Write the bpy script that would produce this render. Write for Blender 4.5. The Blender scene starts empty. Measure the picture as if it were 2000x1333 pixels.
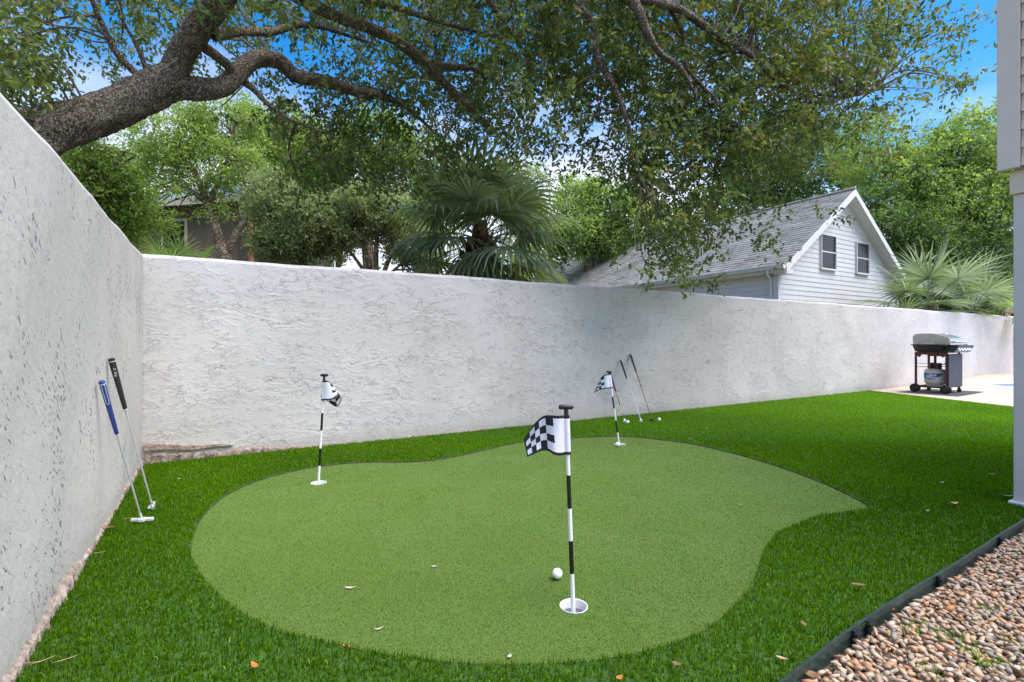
import bpy, math, random
import numpy as np
from mathutils import Vector, Matrix
from mathutils.geometry import tessellate_polygon

rng = np.random.default_rng(7)
random.seed(7)
R = math.radians
scene = bpy.context.scene
COL = scene.collection

# ------------------------------------------------------------------ camera, sky, sun, exposure
FPX, HOR = 975.0, 667.0                       # focal length in photo pixels, horizon row
cam_d = bpy.data.cameras.new('camera')
cam = bpy.data.objects.new('camera', cam_d); COL.objects.link(cam)
cam.location = (0, 0, 1.0); cam.rotation_euler = (R(90), 0, 0)
cam_d.sensor_width = 36.0; cam_d.lens = FPX / 2000 * 36.0
cam_d.shift_y = -(666.5 - HOR) / 2000
cam_d.clip_start = 0.05; cam_d.clip_end = 2000
scene.camera = cam

SUN_DIR = Vector((0.42, -0.18, 0.95)).normalized()
SUN_EL = math.asin(SUN_DIR.z); SUN_AZ = math.atan2(SUN_DIR.x, SUN_DIR.y)
world = bpy.data.worlds.new('World'); scene.world = world; world.use_nodes = True
wn = world.node_tree.nodes; wl = world.node_tree.links
bg = wn['Background']; bg.inputs['Strength'].default_value = 0.108
sky = wn.new('ShaderNodeTexSky'); sky.sky_type = 'NISHITA'; sky.sun_disc = False
sky.sun_elevation = SUN_EL; sky.sun_rotation = SUN_AZ
sky.air_density = 1.0; sky.dust_density = 0.6; sky.ozone_density = 2.5
hs = wn.new('ShaderNodeHueSaturation'); hs.inputs['Saturation'].default_value = 1.45; hs.inputs['Value'].default_value = 1.05
wl.new(sky.outputs[0], hs.inputs['Color'])
tcw = wn.new('ShaderNodeTexCoord')
mpw = wn.new('ShaderNodeMapping'); mpw.inputs['Scale'].default_value = (1.0, 1.0, 2.4)
mpw.inputs['Location'].default_value = (0.35, 0.1, 0.0)
wl.new(tcw.outputs['Generated'], mpw.inputs['Vector'])
nzw = wn.new('ShaderNodeTexNoise'); nzw.inputs['Scale'].default_value = 1.5; nzw.inputs['Detail'].default_value = 7; nzw.inputs['Roughness'].default_value = 0.55
wl.new(mpw.outputs[0], nzw.inputs['Vector'])
sx = wn.new('ShaderNodeSeparateXYZ'); wl.new(tcw.outputs['Generated'], sx.inputs[0])
hz = wn.new('ShaderNodeMapRange'); hz.inputs['From Min'].default_value = 0.05; hz.inputs['From Max'].default_value = 0.50
hz.inputs['To Min'].default_value = 0.42; hz.inputs['To Max'].default_value = -0.02
wl.new(sx.outputs['Z'], hz.inputs['Value'])
adw = wn.new('ShaderNodeMath'); adw.operation = 'ADD'; wl.new(nzw.outputs['Fac'], adw.inputs[0]); wl.new(hz.outputs[0], adw.inputs[1])
cw = wn.new('ShaderNodeMapRange'); cw.interpolation_type = 'SMOOTHSTEP'
cw.inputs['From Min'].default_value = 0.49; cw.inputs['From Max'].default_value = 0.82
cw.inputs['To Max'].default_value = 0.85
wl.new(adw.outputs[0], cw.inputs['Value'])
mxw = wn.new('ShaderNodeMix'); mxw.data_type = 'RGBA'
wl.new(cw.outputs[0], mxw.inputs['Factor']); wl.new(hs.outputs[0], mxw.inputs[6])
mxw.inputs[7].default_value = (5.0, 4.9, 5.4, 1)
wl.new(mxw.outputs[2], bg.inputs['Color'])

sun_d = bpy.data.lights.new('sun', 'SUN'); sun_d.energy = 2.9; sun_d.angle = R(60); sun_d.color = (1.0, 0.94, 0.85)
sun = bpy.data.objects.new('sun', sun_d); COL.objects.link(sun)
sun.rotation_euler = SUN_DIR.to_track_quat('Z', 'Y').to_euler(); sun.location = (0, 0, 20)

scene.view_settings.view_transform = 'Standard'; scene.view_settings.look = 'None'
scene.view_settings.gamma = 1.0; scene.view_settings.exposure = 1.32
scene.view_settings.use_curve_mapping = False
scene.render.engine = 'CYCLES'
scene.cycles.use_denoising = True
scene.cycles.max_bounces = 8; scene.cycles.diffuse_bounces = 6; scene.cycles.transmission_bounces = 4
scene.cycles.sample_clamp_indirect = 8

# ------------------------------------------------------------------ placing things
WX = np.array([0.8605, 0.509, 0.0])           # along the back wall, to the right
WY = np.array([-0.509, 0.8605, 0.0])          # away through the back wall
TH = math.atan2(0.509, 0.8605)
CORNER = np.array([-2.971, 4.012, 0.0])       # inner corner of the two walls

def ray(px, py): return (px - 1000) / FPX, -(py - HOR) / FPX
def P(px, py, Y):
    a, b = ray(px, py); return np.array([a * Y, Y, 1 + b * Y])
def G(px, py, h=0.0):
    a, b = ray(px, py); Y = (h - 1) / b; return np.array([a * Y, Y, h])
def PL(px, py, P0, d=WX):
    """the point of the vertical plane through P0 along d seen at that pixel"""
    a, b = ray(px, py)
    s = (a * P0[1] - P0[0]) / (d[0] - a * d[1]); q = P0 + s * d
    return np.array([q[0], q[1], 1 + b * q[1]])
def W(x, y, z=0.0): return CORNER + x * WX + y * WY + np.array([0, 0, z])
def rise(x):
    t = np.clip((np.asarray(x, float) - 8.4) / 4.0, 0, 1); return 0.12 * t

# ------------------------------------------------------------------ objects
def tag(o, label=None, cat=None, group=None, kind=None):
    if label: o['label'] = label
    if cat: o['category'] = cat
    if group: o['group'] = group
    if kind: o['kind'] = kind
    return o
def empty(name, loc, rz=0.0):
    o = bpy.data.objects.new(name, None); COL.objects.link(o)
    o.location = tuple(loc); o.rotation_euler = (0, 0, rz); o.empty_display_size = 0.1
    return o
def link(name, me, parent=None, loc=None, rz=None):
    o = bpy.data.objects.new(name, me); COL.objects.link(o)
    if parent is not None: o.parent = parent
    if loc is not None: o.location = tuple(loc)
    if rz is not None: o.rotation_euler = (0, 0, rz)
    return o
def mk(name, V, Fs, mat, parent=None, smooth=False, v=None, loc=None, local=False, rz=None):
    """mesh object from numpy arrays. World coordinates unless local."""
    V = np.asarray(V, np.float32).reshape(-1, 3)
    off = np.zeros(3)
    if not local:
        q = parent
        while q is not None: off = off + np.array(q.location); q = q.parent
        if loc is not None: off = off + np.array(loc)
    V = V - off.astype(np.float32)
    if isinstance(Fs, np.ndarray): Fs = [Fs]
    me = bpy.data.meshes.new(name)
    me.vertices.add(len(V)); me.vertices.foreach_set('co', V.ravel())
    tot = sum(f.size for f in Fs); npoly = sum(len(f) for f in Fs)
    li = np.concatenate([f.ravel() for f in Fs]).astype(np.int32)
    ls = []; acc = 0
    for f in Fs:
        ls.append(acc + np.arange(len(f)) * f.shape[1]); acc += f.size
    me.loops.add(tot); me.loops.foreach_set('vertex_index', li)
    me.polygons.add(npoly); me.polygons.foreach_set('loop_start', np.concatenate(ls).astype(np.int32))
    me.update(calc_edges=True); me.validate()
    for m in (mat if isinstance(mat, (list, tuple)) else [mat]): me.materials.append(m)
    if smooth: me.polygons.foreach_set('use_smooth', np.ones(len(me.polygons), bool))
    if v is not None:
        a = me.attributes.new('v', 'FLOAT', 'POINT'); a.data.foreach_set('value', np.asarray(v, np.float32))
    return link(name, me, parent, loc, rz)

class MB:
    def __init__(s): s.v = []; s.f = []; s.m = []; s.a = []
    def add(s, V, F, mi=0, a=0.0):
        n = len(s.v); s.v += [tuple(p) for p in V]; s.f += [tuple(i + n for i in f) for f in F]; s.m += [mi] * len(F); s.a += [a] * len(V)
        return s
    def box(s, c, d, rz=0.0, mi=0, a=0.0, M=None):
        x, y, z = [q / 2 for q in d]; V = [Vector((i * x, j * y, k * z)) for i in (-1, 1) for j in (-1, 1) for k in (-1, 1)]
        Rm = Matrix.Rotation(rz, 3, 'Z') if M is None else M
        V = [Rm @ q + Vector(c) for q in V]
        return s.add(V, [(0, 1, 3, 2), (4, 6, 7, 5), (0, 4, 5, 1), (2, 3, 7, 6), (0, 2, 6, 4), (1, 5, 7, 3)], mi, a)
    def prism(s, A, B, mi=0, a=0.0):
        """two matching rings of points, closed"""
        n = len(A); F = [(i, (i + 1) % n, n + (i + 1) % n, n + i) for i in range(n)] + [tuple(range(n))[::-1], tuple(range(n, 2 * n))]
        return s.add(list(A) + list(B), F, mi, a)
    def tube(s, pts, rad, n=10, mi=0, caps=True, a=0.0):
        pts = [Vector(p) for p in pts]
        if not hasattr(rad, '__len__'): rad = [rad] * len(pts)
        V = []; u = None
        for i, p in enumerate(pts):
            t = (pts[min(i + 1, len(pts) - 1)] - pts[max(i - 1, 0)]).normalized()
            if u is None:
                u = t.orthogonal().normalized()
            u = (u - t * u.dot(t)).normalized(); w = t.cross(u)
            V += [p + (u * math.cos(2 * math.pi * k / n) + w * math.sin(2 * math.pi * k / n)) * rad[i] for k in range(n)]
        F = [(i * n + k, i * n + (k + 1) % n, (i + 1) * n + (k + 1) % n, (i + 1) * n + k) for i in range(len(pts) - 1) for k in range(n)]
        if caps: F += [tuple(range(n))[::-1], tuple(range((len(pts) - 1) * n, len(pts) * n))]
        return s.add(V, F, mi, a)
    def lathe(s, prof, c=(0, 0, 0), n=24, mi=0, closed_top=True):
        pts = [Vector((c[0], c[1], c[2] + z)) for r, z in prof]
        V = [(c[0] + r * math.cos(2 * math.pi * k / n), c[1] + r * math.sin(2 * math.pi * k / n), c[2] + z) for r, z in prof for k in range(n)]
        F = [(i * n + k, i * n + (k + 1) % n, (i + 1) * n + (k + 1) % n, (i + 1) * n + k) for i in range(len(prof) - 1) for k in range(n)]
        return s.add(V, F, mi)
    def obj(s, name, mats, parent=None, smooth=False, local=True, loc=None, rz=None, bevel=0, auto=None):
        V = [Vector(p) for p in s.v]
        if not local:
            off = Vector((0, 0, 0)); q = parent
            while q is not None: off += q.location; q = q.parent
            if loc is not None: off += Vector(loc)
            V = [p - off for p in V]
        me = bpy.data.meshes.new(name); me.from_pydata(V, [], s.f)
        for m in (mats if isinstance(mats, (list, tuple)) else [mats]): me.materials.append(m)
        me.polygons.foreach_set('material_index', s.m)
        if smooth: me.polygons.foreach_set('use_smooth', [True] * len(s.f))
        a = me.attributes.new('v', 'FLOAT', 'POINT'); a.data.foreach_set('value', s.a)
        me.validate(); me.update()
        if smooth and auto is not None: me.set_sharp_from_angle(angle=R(auto))
        o = link(name, me, parent, loc, rz)
        if bevel:
            b = o.modifiers.new('bevel', 'BEVEL'); b.width = bevel; b.segments = 2; b.limit_method = 'ANGLE'
        return o

# ------------------------------------------------------------------ materials
def mat(name):
    m = bpy.data.materials.new(name); m.use_nodes = True
    nt = m.node_tree; return m, nt.nodes, nt.links, nt.nodes['Principled BSDF']
def noise(n, l, vec, scale, detail=4, rough=0.5, dist=0.0):
    t = n.new('ShaderNodeTexNoise'); t.inputs['Scale'].default_value = scale; t.inputs['Detail'].default_value = detail
    t.inputs['Roughness'].default_value = rough; t.inputs['Distortion'].default_value = dist
    if vec is not None: l.new(vec, t.inputs['Vector'])
    return t.outputs['Fac']
def mapping(n, l, scale=(1, 1, 1), src='Object', rot=(0, 0, 0)):
    t = n.new('ShaderNodeTexCoord'); m0 = n.new('ShaderNodeMapping'); m0.inputs['Rotation'].default_value = rot
    m = n.new('ShaderNodeMapping'); m.inputs['Scale'].default_value = scale
    l.new(t.outputs[src], m0.inputs['Vector']); l.new(m0.outputs[0], m.inputs['Vector']); return m.outputs[0]
def maprange(n, l, src, a, b, c=0.0, d=1.0, smooth=True):
    t = n.new('ShaderNodeMapRange'); t.interpolation_type = 'SMOOTHSTEP' if smooth else 'LINEAR'
    t.inputs['From Min'].default_value = a; t.inputs['From Max'].default_value = b
    t.inputs['To Min'].default_value = c; t.inputs['To Max'].default_value = d
    l.new(src, t.inputs['Value']); return t.outputs[0]
def math_(n, l, op, a, b=None):
    t = n.new('ShaderNodeMath'); t.operation = op
    for i, q in enumerate((a, b)):
        if q is None: continue
        if isinstance(q, (int, float)): t.inputs[i].default_value = q
        else: l.new(q, t.inputs[i])
    return t.outputs[0]
def mixc(n, l, fac, a, b, mode='MIX'):
    t = n.new('ShaderNodeMix'); t.data_type = 'RGBA'; t.blend_type = mode
    if isinstance(fac, (int, float)): t.inputs[0].default_value = fac
    else: l.new(fac, t.inputs[0])
    for i, q in ((6, a), (7, b)):
        if isinstance(q, tuple): t.inputs[i].default_value = (*q[:3], 1)
        else: l.new(q, t.inputs[i])
    return t.outputs[2]
def ramp(n, l, src, stops, interp='LINEAR'):
    t = n.new('ShaderNodeValToRGB'); t.color_ramp.interpolation = interp
    e = t.color_ramp.elements
    while len(e) < len(stops): e.new(0.5)
    for i, (p, c) in enumerate(stops): e[i].position = p; e[i].color = (*c, 1)
    l.new(src, t.inputs[0]); return t.outputs[0]
def bump(n, l, h, strength, dist, bs, normal=None):
    t = n.new('ShaderNodeBump'); t.inputs['Strength'].default_value = strength; t.inputs['Distance'].default_value = dist
    l.new(h, t.inputs['Height'])
    if normal is not None: l.new(normal, t.inputs['Normal'])
    if bs is not None: l.new(t.outputs[0], bs.inputs['Normal'])
    return t.outputs[0]
def simple(name, col, rough=0.5, metal=0.0, var=0.08, scale=30.0, bmp=0.0, coat=0.0):
    m, n, l, b = mat(name)
    vec = mapping(n, l); f = noise(n, l, vec, scale, 5, 0.6)
    lo = tuple(c * (1 - var) for c in col); hi = tuple(min(1, c * (1 + var)) for c in col)
    l.new(mixc(n, l, maprange(n, l, f, 0.3, 0.7), lo, hi), b.inputs['Base Color'])
    b.inputs['Roughness'].default_value = rough; b.inputs['Metallic'].default_value = metal
    if coat: b.inputs['Coat Weight'].default_value = coat
    if bmp: bump(n, l, f, 0.4, bmp, b)
    return m
def leafmat(name, stops, transl=0.35, rough=0.45, spec=0.3):
    m, n, l, b = mat(name)
    at = n.new('ShaderNodeAttribute'); at.attribute_name = 'v'
    c = ramp(n, l, at.outputs['Fac'], stops)
    b.inputs['Roughness'].default_value = rough; b.inputs['Specular IOR Level'].default_value = spec
    l.new(c, b.inputs['Base Color'])
    tr = n.new('ShaderNodeBsdfTranslucent')
    l.new(mixc(n, l, 1.0, c, (1.25, 1.35, 0.55), 'MULTIPLY'), tr.inputs['Color'])
    mx = n.new('ShaderNodeMixShader'); mx.inputs[0].default_value = transl
    l.new(b.outputs[0], mx.inputs[1]); l.new(tr.outputs[0], mx.inputs[2]); l.new(mx.outputs[0], n['Material Output'].inputs[0])
    return m

def stucco(name, kind):
    m, n, l, b = mat(name)
    # broad, uneven trowel work
    big = noise(n, l, mapping(n, l, (1, 1, 1)), 1.1, 3, 0.5)
    fine = noise(n, l, mapping(n, l, (1, 1, 1)), 70, 5, 0.65)
    if kind == 'pitted':
        # torn vertical flecks left where the trowel skipped
        v1 = mapping(n, l, (1, 1, 0.40), rot=(0, R(-50), 0))
        a = noise(n, l, v1, 62, 3.0, 0.6, 0.5)
        c = noise(n, l, mapping(n, l, (1, 1, 0.6)), 3.4, 3, 0.6)
        thr = math_(n, l, 'SUBTRACT', a, maprange(n, l, c, 0.41, 0.66, 0.085, -0.030))
        pit = maprange(n, l, thr, 0.60, 0.635)
        sw = noise(n, l, mapping(n, l, (1, 1, 0.6), rot=(0, R(-35), 0)), 16, 6, 0.65, 0.1)
        h = math_(n, l, 'ADD', math_(n, l, 'MULTIPLY', sw, 0.9), math_(n, l, 'MULTIPLY', pit, -0.7))
        dark = pit; dk = 0.66
        bstr, bd = 0.8, 0.010
    else:
        # overlapping trowel laps: low ledges with a crisp lower edge
        v1 = mapping(n, l, (0.42, 1, 1.0), rot=(0, R(-9), 0))
        a = noise(n, l, v1, 5.5, 6, 0.62, 0.35)
        fr = math_(n, l, 'FRACT', math_(n, l, 'MULTIPLY', a, 9.0))
        gate = maprange(n, l, noise(n, l, mapping(n, l, (0.5, 1, 1)), 4.5, 4, 0.65), 0.42, 0.58)
        edge = math_(n, l, 'MULTIPLY', maprange(n, l, fr, 0.86, 0.98), gate)
        a2 = noise(n, l, mapping(n, l, (0.5, 1, 1.0)), 22, 4, 0.6, 0.8)
        fr2 = math_(n, l, 'FRACT', math_(n, l, 'MULTIPLY', a2, 5.0))
        gate2 = maprange(n, l, noise(n, l, mapping(n, l, (1, 1, 1)), 11, 3, 0.6), 0.47, 0.58)
        edge2 = math_(n, l, 'MULTIPLY', maprange(n, l, fr2, 0.88, 0.98), gate2)
        dark = math_(n, l, 'MAXIMUM', edge, math_(n, l, 'MULTIPLY', edge2, 0.8)); dk = 0.48
        h = math_(n, l, 'ADD', math_(n, l, 'MULTIPLY', math_(n, l, 'MULTIPLY', fr, gate), 0.40), math_(n, l, 'MULTIPLY', math_(n, l, 'MULTIPLY', fr2, gate2), 0.2))
        h = math_(n, l, 'SUBTRACT', h, math_(n, l, 'MULTIPLY', dark, 0.35))
        h = math_(n, l, 'ADD', h, math_(n, l, 'MULTIPLY', noise(n, l, mapping(n, l, (0.6, 1, 1)), 16, 4, 0.6), 0.35))
        bstr, bd = 0.85, 0.010
    tone = mixc(n, l, maprange(n, l, big, 0.3, 0.7), (0.51, 0.487, 0.470), (0.59, 0.562, 0.542))
    mott = noise(n, l, mapping(n, l, (1, 1, 0.7)), 2.6, 5, 0.7)
    tone = mixc(n, l, maprange(n, l, mott, 0.5, 0.75, 0, 0.35), tone, (0.465, 0.447, 0.455))
    tone = mixc(n, l, math_(n, l, 'MULTIPLY', dark, dk), tone, (0.07, 0.07, 0.085))  # crevice shade of the pits and ledges, painted into the colour
    # soil splash low down
    sep = n.new('ShaderNodeSeparateXYZ'); tc = n.new('ShaderNodeTexCoord'); l.new(tc.outputs['Object'], sep.inputs[0])
    low = maprange(n, l, math_(n, l, 'ADD', sep.outputs['Z'], math_(n, l, 'MULTIPLY', mott, 0.16)), 0.10, 0.24, 0.55, 0.0)
    tone = mixc(n, l, low, tone, (0.40, 0.36, 0.32))
    l.new(tone, b.inputs['Base Color']); b.inputs['Roughness'].default_value = 0.85
    b.inputs['Specular IOR Level'].default_value = 0.2
    n1 = bump(n, l, h, bstr, bd, None)
    bump(n, l, fine, 0.25, 0.004, b, n1)
    return m

M_STUCCO_L = stucco('stucco_pitted', 'pitted')
M_STUCCO_B = stucco('stucco_lapped', 'lapped')
def footing_mat():
    m, n, l, b = mat('raw_footing'); vec = mapping(n, l)
    f = noise(n, l, vec, 22, 6, 0.7); g = noise(n, l, vec, 60, 4, 0.7)
    c = ramp(n, l, f, [(0.3, (0.10, 0.07, 0.055)), (0.45, (0.27, 0.20, 0.165)), (0.58, (0.40, 0.33, 0.28)), (0.7, (0.52, 0.48, 0.45))])
    c = mixc(n, l, maprange(n, l, g, 0.6, 0.72, 0, 0.7), c, (0.09, 0.06, 0.05))
    l.new(c, b.inputs['Base Color']); b.inputs['Roughness'].default_value = 0.95; bump(n, l, f, 0.9, 0.02, b); return m
M_FOOT = footing_mat()
def green_mat():
    m, n, l, b = mat('putting_turf'); vec = mapping(n, l)
    f = noise(n, l, vec, 260, 3, 0.75); g = noise(n, l, vec, 2.2, 4, 0.55); k = noise(n, l, mapping(n, l, (1.0, 0.3, 1)), 7, 3, 0.5)
    c = ramp(n, l, f, [(0.30, (0.055, 0.105, 0.014)), (0.48, (0.086, 0.150, 0.024)), (0.62, (0.115, 0.190, 0.036)), (0.74, (0.18, 0.26, 0.08))])
    c = mixc(n, l, maprange(n, l, g, 0.35, 0.7, 0, 0.30), c, (0.13, 0.21, 0.06))
    c = mixc(n, l, maprange(n, l, k, 0.5, 0.75, 0, 0.22), c, (0.06, 0.14, 0.02))
    l.new(c, b.inputs['Base Color']); b.inputs['Roughness'].default_value = 0.8; b.inputs['Specular IOR Level'].default_value = 0.2
    bump(n, l, f, 0.8, 0.006, b); return m
M_GREEN = green_mat()
M_PILE = leafmat('putting_pile', [(0.0, (0.055, 0.105, 0.012)), (0.5, (0.082, 0.148, 0.021)), (0.85, (0.125, 0.205, 0.036)), (1.0, (0.26, 0.35, 0.14))], 0.25, 0.7, 0.12)
def soil_mat(name, c1, c2, sc):
    m, n, l, b = mat(name); f = noise(n, l, mapping(n, l), sc, 6, 0.65)
    l.new(mixc(n, l, maprange(n, l, f, 0.35, 0.65), c1, c2), b.inputs['Base Color']); b.inputs['Roughness'].default_value = 0.95
    bump(n, l, f, 0.6, 0.02, b); return m
M_TBASE = soil_mat('turf_backing', (0.02, 0.06, 0.004), (0.045, 0.12, 0.008), 60)
M_LIP = soil_mat('cut_edge', (0.02, 0.022, 0.008), (0.10, 0.085, 0.05), 90)
M_EARTH = soil_mat('earth', (0.07, 0.09, 0.035), (0.14, 0.12, 0.07), 3)
M_GBASE = soil_mat('gravel_bed', (0.10, 0.075, 0.055), (0.22, 0.16, 0.12), 40)
M_DECK = soil_mat('pool_deck', (0.46, 0.38, 0.30), (0.54, 0.46, 0.37), 5)
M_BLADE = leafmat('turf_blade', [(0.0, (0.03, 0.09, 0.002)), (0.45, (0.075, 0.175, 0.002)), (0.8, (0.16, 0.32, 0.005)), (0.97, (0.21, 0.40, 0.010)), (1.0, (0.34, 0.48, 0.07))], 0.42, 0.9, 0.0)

def bark_mat(name, dark, mid, light, sc=9.0, bd=0.05, stretch=(1, 1, 1), rot=(0, 0, 0)):
    m, n, l, b = mat(name); vec = mapping(n, l, stretch, rot=rot)
    vo = n.new('ShaderNodeTexVoronoi'); vo.feature = 'DISTANCE_TO_EDGE'; vo.inputs['Scale'].default_value = sc * 2.2
    nz = n.new('ShaderNodeTexNoise'); nz.inputs['Scale'].default_value = sc; nz.inputs['Detail'].default_value = 5
    l.new(vec, nz.inputs['Vector'])
    l.new(mixc(n, l, 0.25, vec, nz.outputs['Color']), vo.inputs['Vector'])
    e = maprange(n, l, vo.outputs['Distance'], 0.0, 0.16)
    f = noise(n, l, vec, sc * 3, 6, 0.7); li = noise(n, l, vec, sc * 0.8, 5, 0.7)
    c = mixc(n, l, e, dark, mid); c = mixc(n, l, maprange(n, l, f, 0.4, 0.7, 0, 0.6), c, tuple(q * 0.55 for q in mid))
    c = mixc(n, l, maprange(n, l, li, 0.52, 0.68, 0, 0.75), c, light)
    l.new(c, b.inputs['Base Color']); b.inputs['Roughness'].default_value = 0.95; b.inputs['Specular IOR Level'].default_value = 0.15
    h = math_(n, l, 'ADD', e, math_(n, l, 'MULTIPLY', f, 0.8)); bump(n, l, h, 1.0, bd, b); return m
M_BARK = bark_mat('oak_bark', (0.045, 0.034, 0.027), (0.33, 0.275, 0.225), (0.46, 0.43, 0.36), 16, 0.035, (0.42, 1, 1), (0, R(36), 0))
M_BARK2 = bark_mat('pale_bark', (0.10, 0.07, 0.05), (0.26, 0.20, 0.15), (0.42, 0.37, 0.30), 6, 0.02)
M_BARK3 = bark_mat('palm_bark', (0.03, 0.014, 0.010), (0.13, 0.065, 0.04), (0.22, 0.15, 0.10), 7, 0.03)
M_TWIG = simple('twig_bark', (0.12, 0.09, 0.07), 0.9, var=0.3, scale=20)

M_OAKLEAF = leafmat('oak_leaf', [(0.0, (0.055, 0.080, 0.036)), (0.4, (0.11, 0.150, 0.055)), (0.75, (0.18, 0.23, 0.070)), (0.97, (0.27, 0.29, 0.11)), (1.0, (0.30, 0.20, 0.11))], 0.45, 0.4)
M_LIGHTLEAF = leafmat('light_green_leaf', [(0.0, (0.12, 0.19, 0.04)), (0.5, (0.26, 0.35, 0.11)), (1.0, (0.42, 0.51, 0.21))], 0.58)
M_GREYLEAF = leafmat('grey_green_leaf', [(0.0, (0.08, 0.11, 0.05)), (0.5, (0.22, 0.27, 0.14)), (0.9, (0.38, 0.43, 0.26)), (1.0, (0.42, 0.45, 0.31))], 0.45)
M_MIDLEAF = leafmat('mid_green_leaf', [(0.0, (0.08, 0.13, 0.045)), (0.5, (0.21, 0.30, 0.10)), (1.0, (0.36, 0.46, 0.19))], 0.55)
M_DARKLEAF = leafmat('dark_green_leaf', [(0.0, (0.035, 0.075, 0.03)), (0.5, (0.10, 0.17, 0.06)), (1.0, (0.21, 0.31, 0.12))], 0.5)
M_PALM = leafmat('palm_leaflet', [(0.0, (0.06, 0.085, 0.05)), (0.5, (0.18, 0.225, 0.13)), (0.85, (0.32, 0.38, 0.26)), (1.0, (0.45, 0.50, 0.40))], 0.35, 0.3)
M_PALMY = leafmat('palm_old_leaflet', [(0.0, (0.12, 0.15, 0.03)), (0.5, (0.26, 0.26, 0.04)), (1.0, (0.50, 0.44, 0.08))], 0.4, 0.5)
M_PALMB = leafmat('palm_brown_leaflet', [(0.0, (0.10, 0.06, 0.035)), (1.0, (0.24, 0.16, 0.10))], 0.2, 0.7)
M_FAN = leafmat('fan_palm_blade', [(0.0, (0.06, 0.10, 0.06)), (0.5, (0.17, 0.23, 0.14)), (1.0, (0.38, 0.45, 0.32))], 0.3, 0.4)
M_STALK = simple('palm_stalk', (0.15, 0.17, 0.07), 0.6, var=0.2)

M_WHITE = simple('white_paint', (0.64, 0.63, 0.625), 0.5, var=0.03, scale=4)
M_SIDING = simple('white_siding', (0.62, 0.61, 0.605), 0.55, var=0.04, scale=3, bmp=0.001)
M_GREYP = simple('grey_siding_paint', (0.52, 0.46, 0.40), 0.6, var=0.04, scale=6, bmp=0.001)
M_GREYTRIM = simple('grey_trim_paint', (0.60, 0.53, 0.46), 0.55, var=0.03, scale=5)
M_GREYPOST = simple('grey_post_paint', (0.56, 0.53, 0.50), 0.6, var=0.04, scale=7)
M_CREAM = simple('cream_fascia', (0.62, 0.54, 0.46), 0.6, var=0.06)
M_TAUPE = simple('taupe_render', (0.16, 0.125, 0.10), 0.85, var=0.12, scale=3)
M_BLUEROOF = simple('blue_grey_roof', (0.16, 0.23, 0.27), 0.6, var=0.1)
M_BRICK = simple('brick_render', (0.36, 0.20, 0.14), 0.85, var=0.25, scale=9)
M_TILE = simple('clay_tile', (0.42, 0.24, 0.16), 0.8, var=0.25, scale=12)
def shingle_mat():
    m, n, l, b = mat('asphalt_shingle')
    at = n.new('ShaderNodeAttribute'); at.attribute_name = 'v'
    c = ramp(n, l, at.outputs['Fac'], [(0.0, (0.22, 0.205, 0.18)), (0.5, (0.34, 0.32, 0.285)), (1.0, (0.46, 0.43, 0.385))])
    f = noise(n, l, mapping(n, l), 0.9, 4, 0.6); g = noise(n, l, mapping(n, l), 60, 4, 0.8)
    c = mixc(n, l, maprange(n, l, f, 0.4, 0.65, 0, 0.45), c, (0.50, 0.47, 0.44))
    c = mixc(n, l, maprange(n, l, g, 0.4, 0.7, 0, 0.4), c, (0.10, 0.10, 0.10))
    l.new(c, b.inputs['Base Color']); b.inputs['Roughness'].default_value = 0.92; b.inputs['Specular IOR Level'].default_value = 0.2; return m
M_SHINGLE = shingle_mat()
def glass_mat(name, col, rough=0.05):
    m, n, l, b = mat(name); f = noise(n, l, mapping(n, l), 2.5, 3, 0.5)
    l.new(mixc(n, l, maprange(n, l, f, 0.4, 0.6), col, tuple(c * 1.8 for c in col)), b.inputs['Base Color'])
    b.inputs['Roughness'].default_value = rough; b.inputs['Specular IOR Level'].default_value = 0.35; return m
M_GLASS = glass_mat('window_glass', (0.012, 0.013, 0.016), 0.25)
M_WATER = glass_mat('pool_water', (0.02, 0.12, 0.42), 0.06)
M_POOLTILE = simple('pool_coping', (0.80, 0.82, 0.88), 0.4, var=0.03)
M_BLACK = simple('black_plastic', (0.012, 0.012, 0.014), 0.42, var=0.2)
M_FBLACK = simple('black_cloth', (0.012, 0.012, 0.016), 0.85, var=0.3, scale=200)
M_FWHITE = simple('white_cloth', (0.70, 0.70, 0.80), 0.8, var=0.05, scale=90, bmp=0.0006)
M_POLEW = simple('white_fibreglass', (0.80, 0.80, 0.80), 0.28, var=0.03, scale=12)
M_POLEB = simple('black_fibreglass', (0.010, 0.010, 0.010), 0.3, var=0.2)
M_CUP = simple('white_cup_plastic', (0.80, 0.80, 0.82), 0.35, var=0.03)
M_CUPB = simple('cup_bottom', (0.10, 0.10, 0.12), 0.6)
def ball_mat():
    m, n, l, b = mat('golf_ball'); b.inputs['Base Color'].default_value = (0.86, 0.87, 0.87, 1); b.inputs['Roughness'].default_value = 0.3
    vo = n.new('ShaderNodeTexVoronoi'); vo.inputs['Scale'].default_value = 260; l.new(mapping(n, l), vo.inputs['Vector'])
    b.inputs['Coat Weight'].default_value = 0.3
    bump(n, l, maprange(n, l, vo.outputs['Distance'], 0, 0.6), 0.5, 0.001, b); return m
M_BALL = ball_mat()
M_STEEL = simple('brushed_steel', (0.66, 0.66, 0.68), 0.35, 0.7, 0.06, 60)
M_STEELS = simple('satin_shaft', (0.50, 0.50, 0.52), 0.35, 0.25, 0.06, 60)
M_HEADW = simple('putter_head_white', (0.74, 0.76, 0.78), 0.35, 0.3, 0.05)
M_GRIPK = simple('black_rubber_grip', (0.016, 0.016, 0.018), 0.7, var=0.2, scale=300, bmp=0.0005)
M_GRIPB = simple('blue_rubber_grip', (0.02, 0.04, 0.20), 0.55, var=0.15, scale=300, bmp=0.0005)
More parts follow.
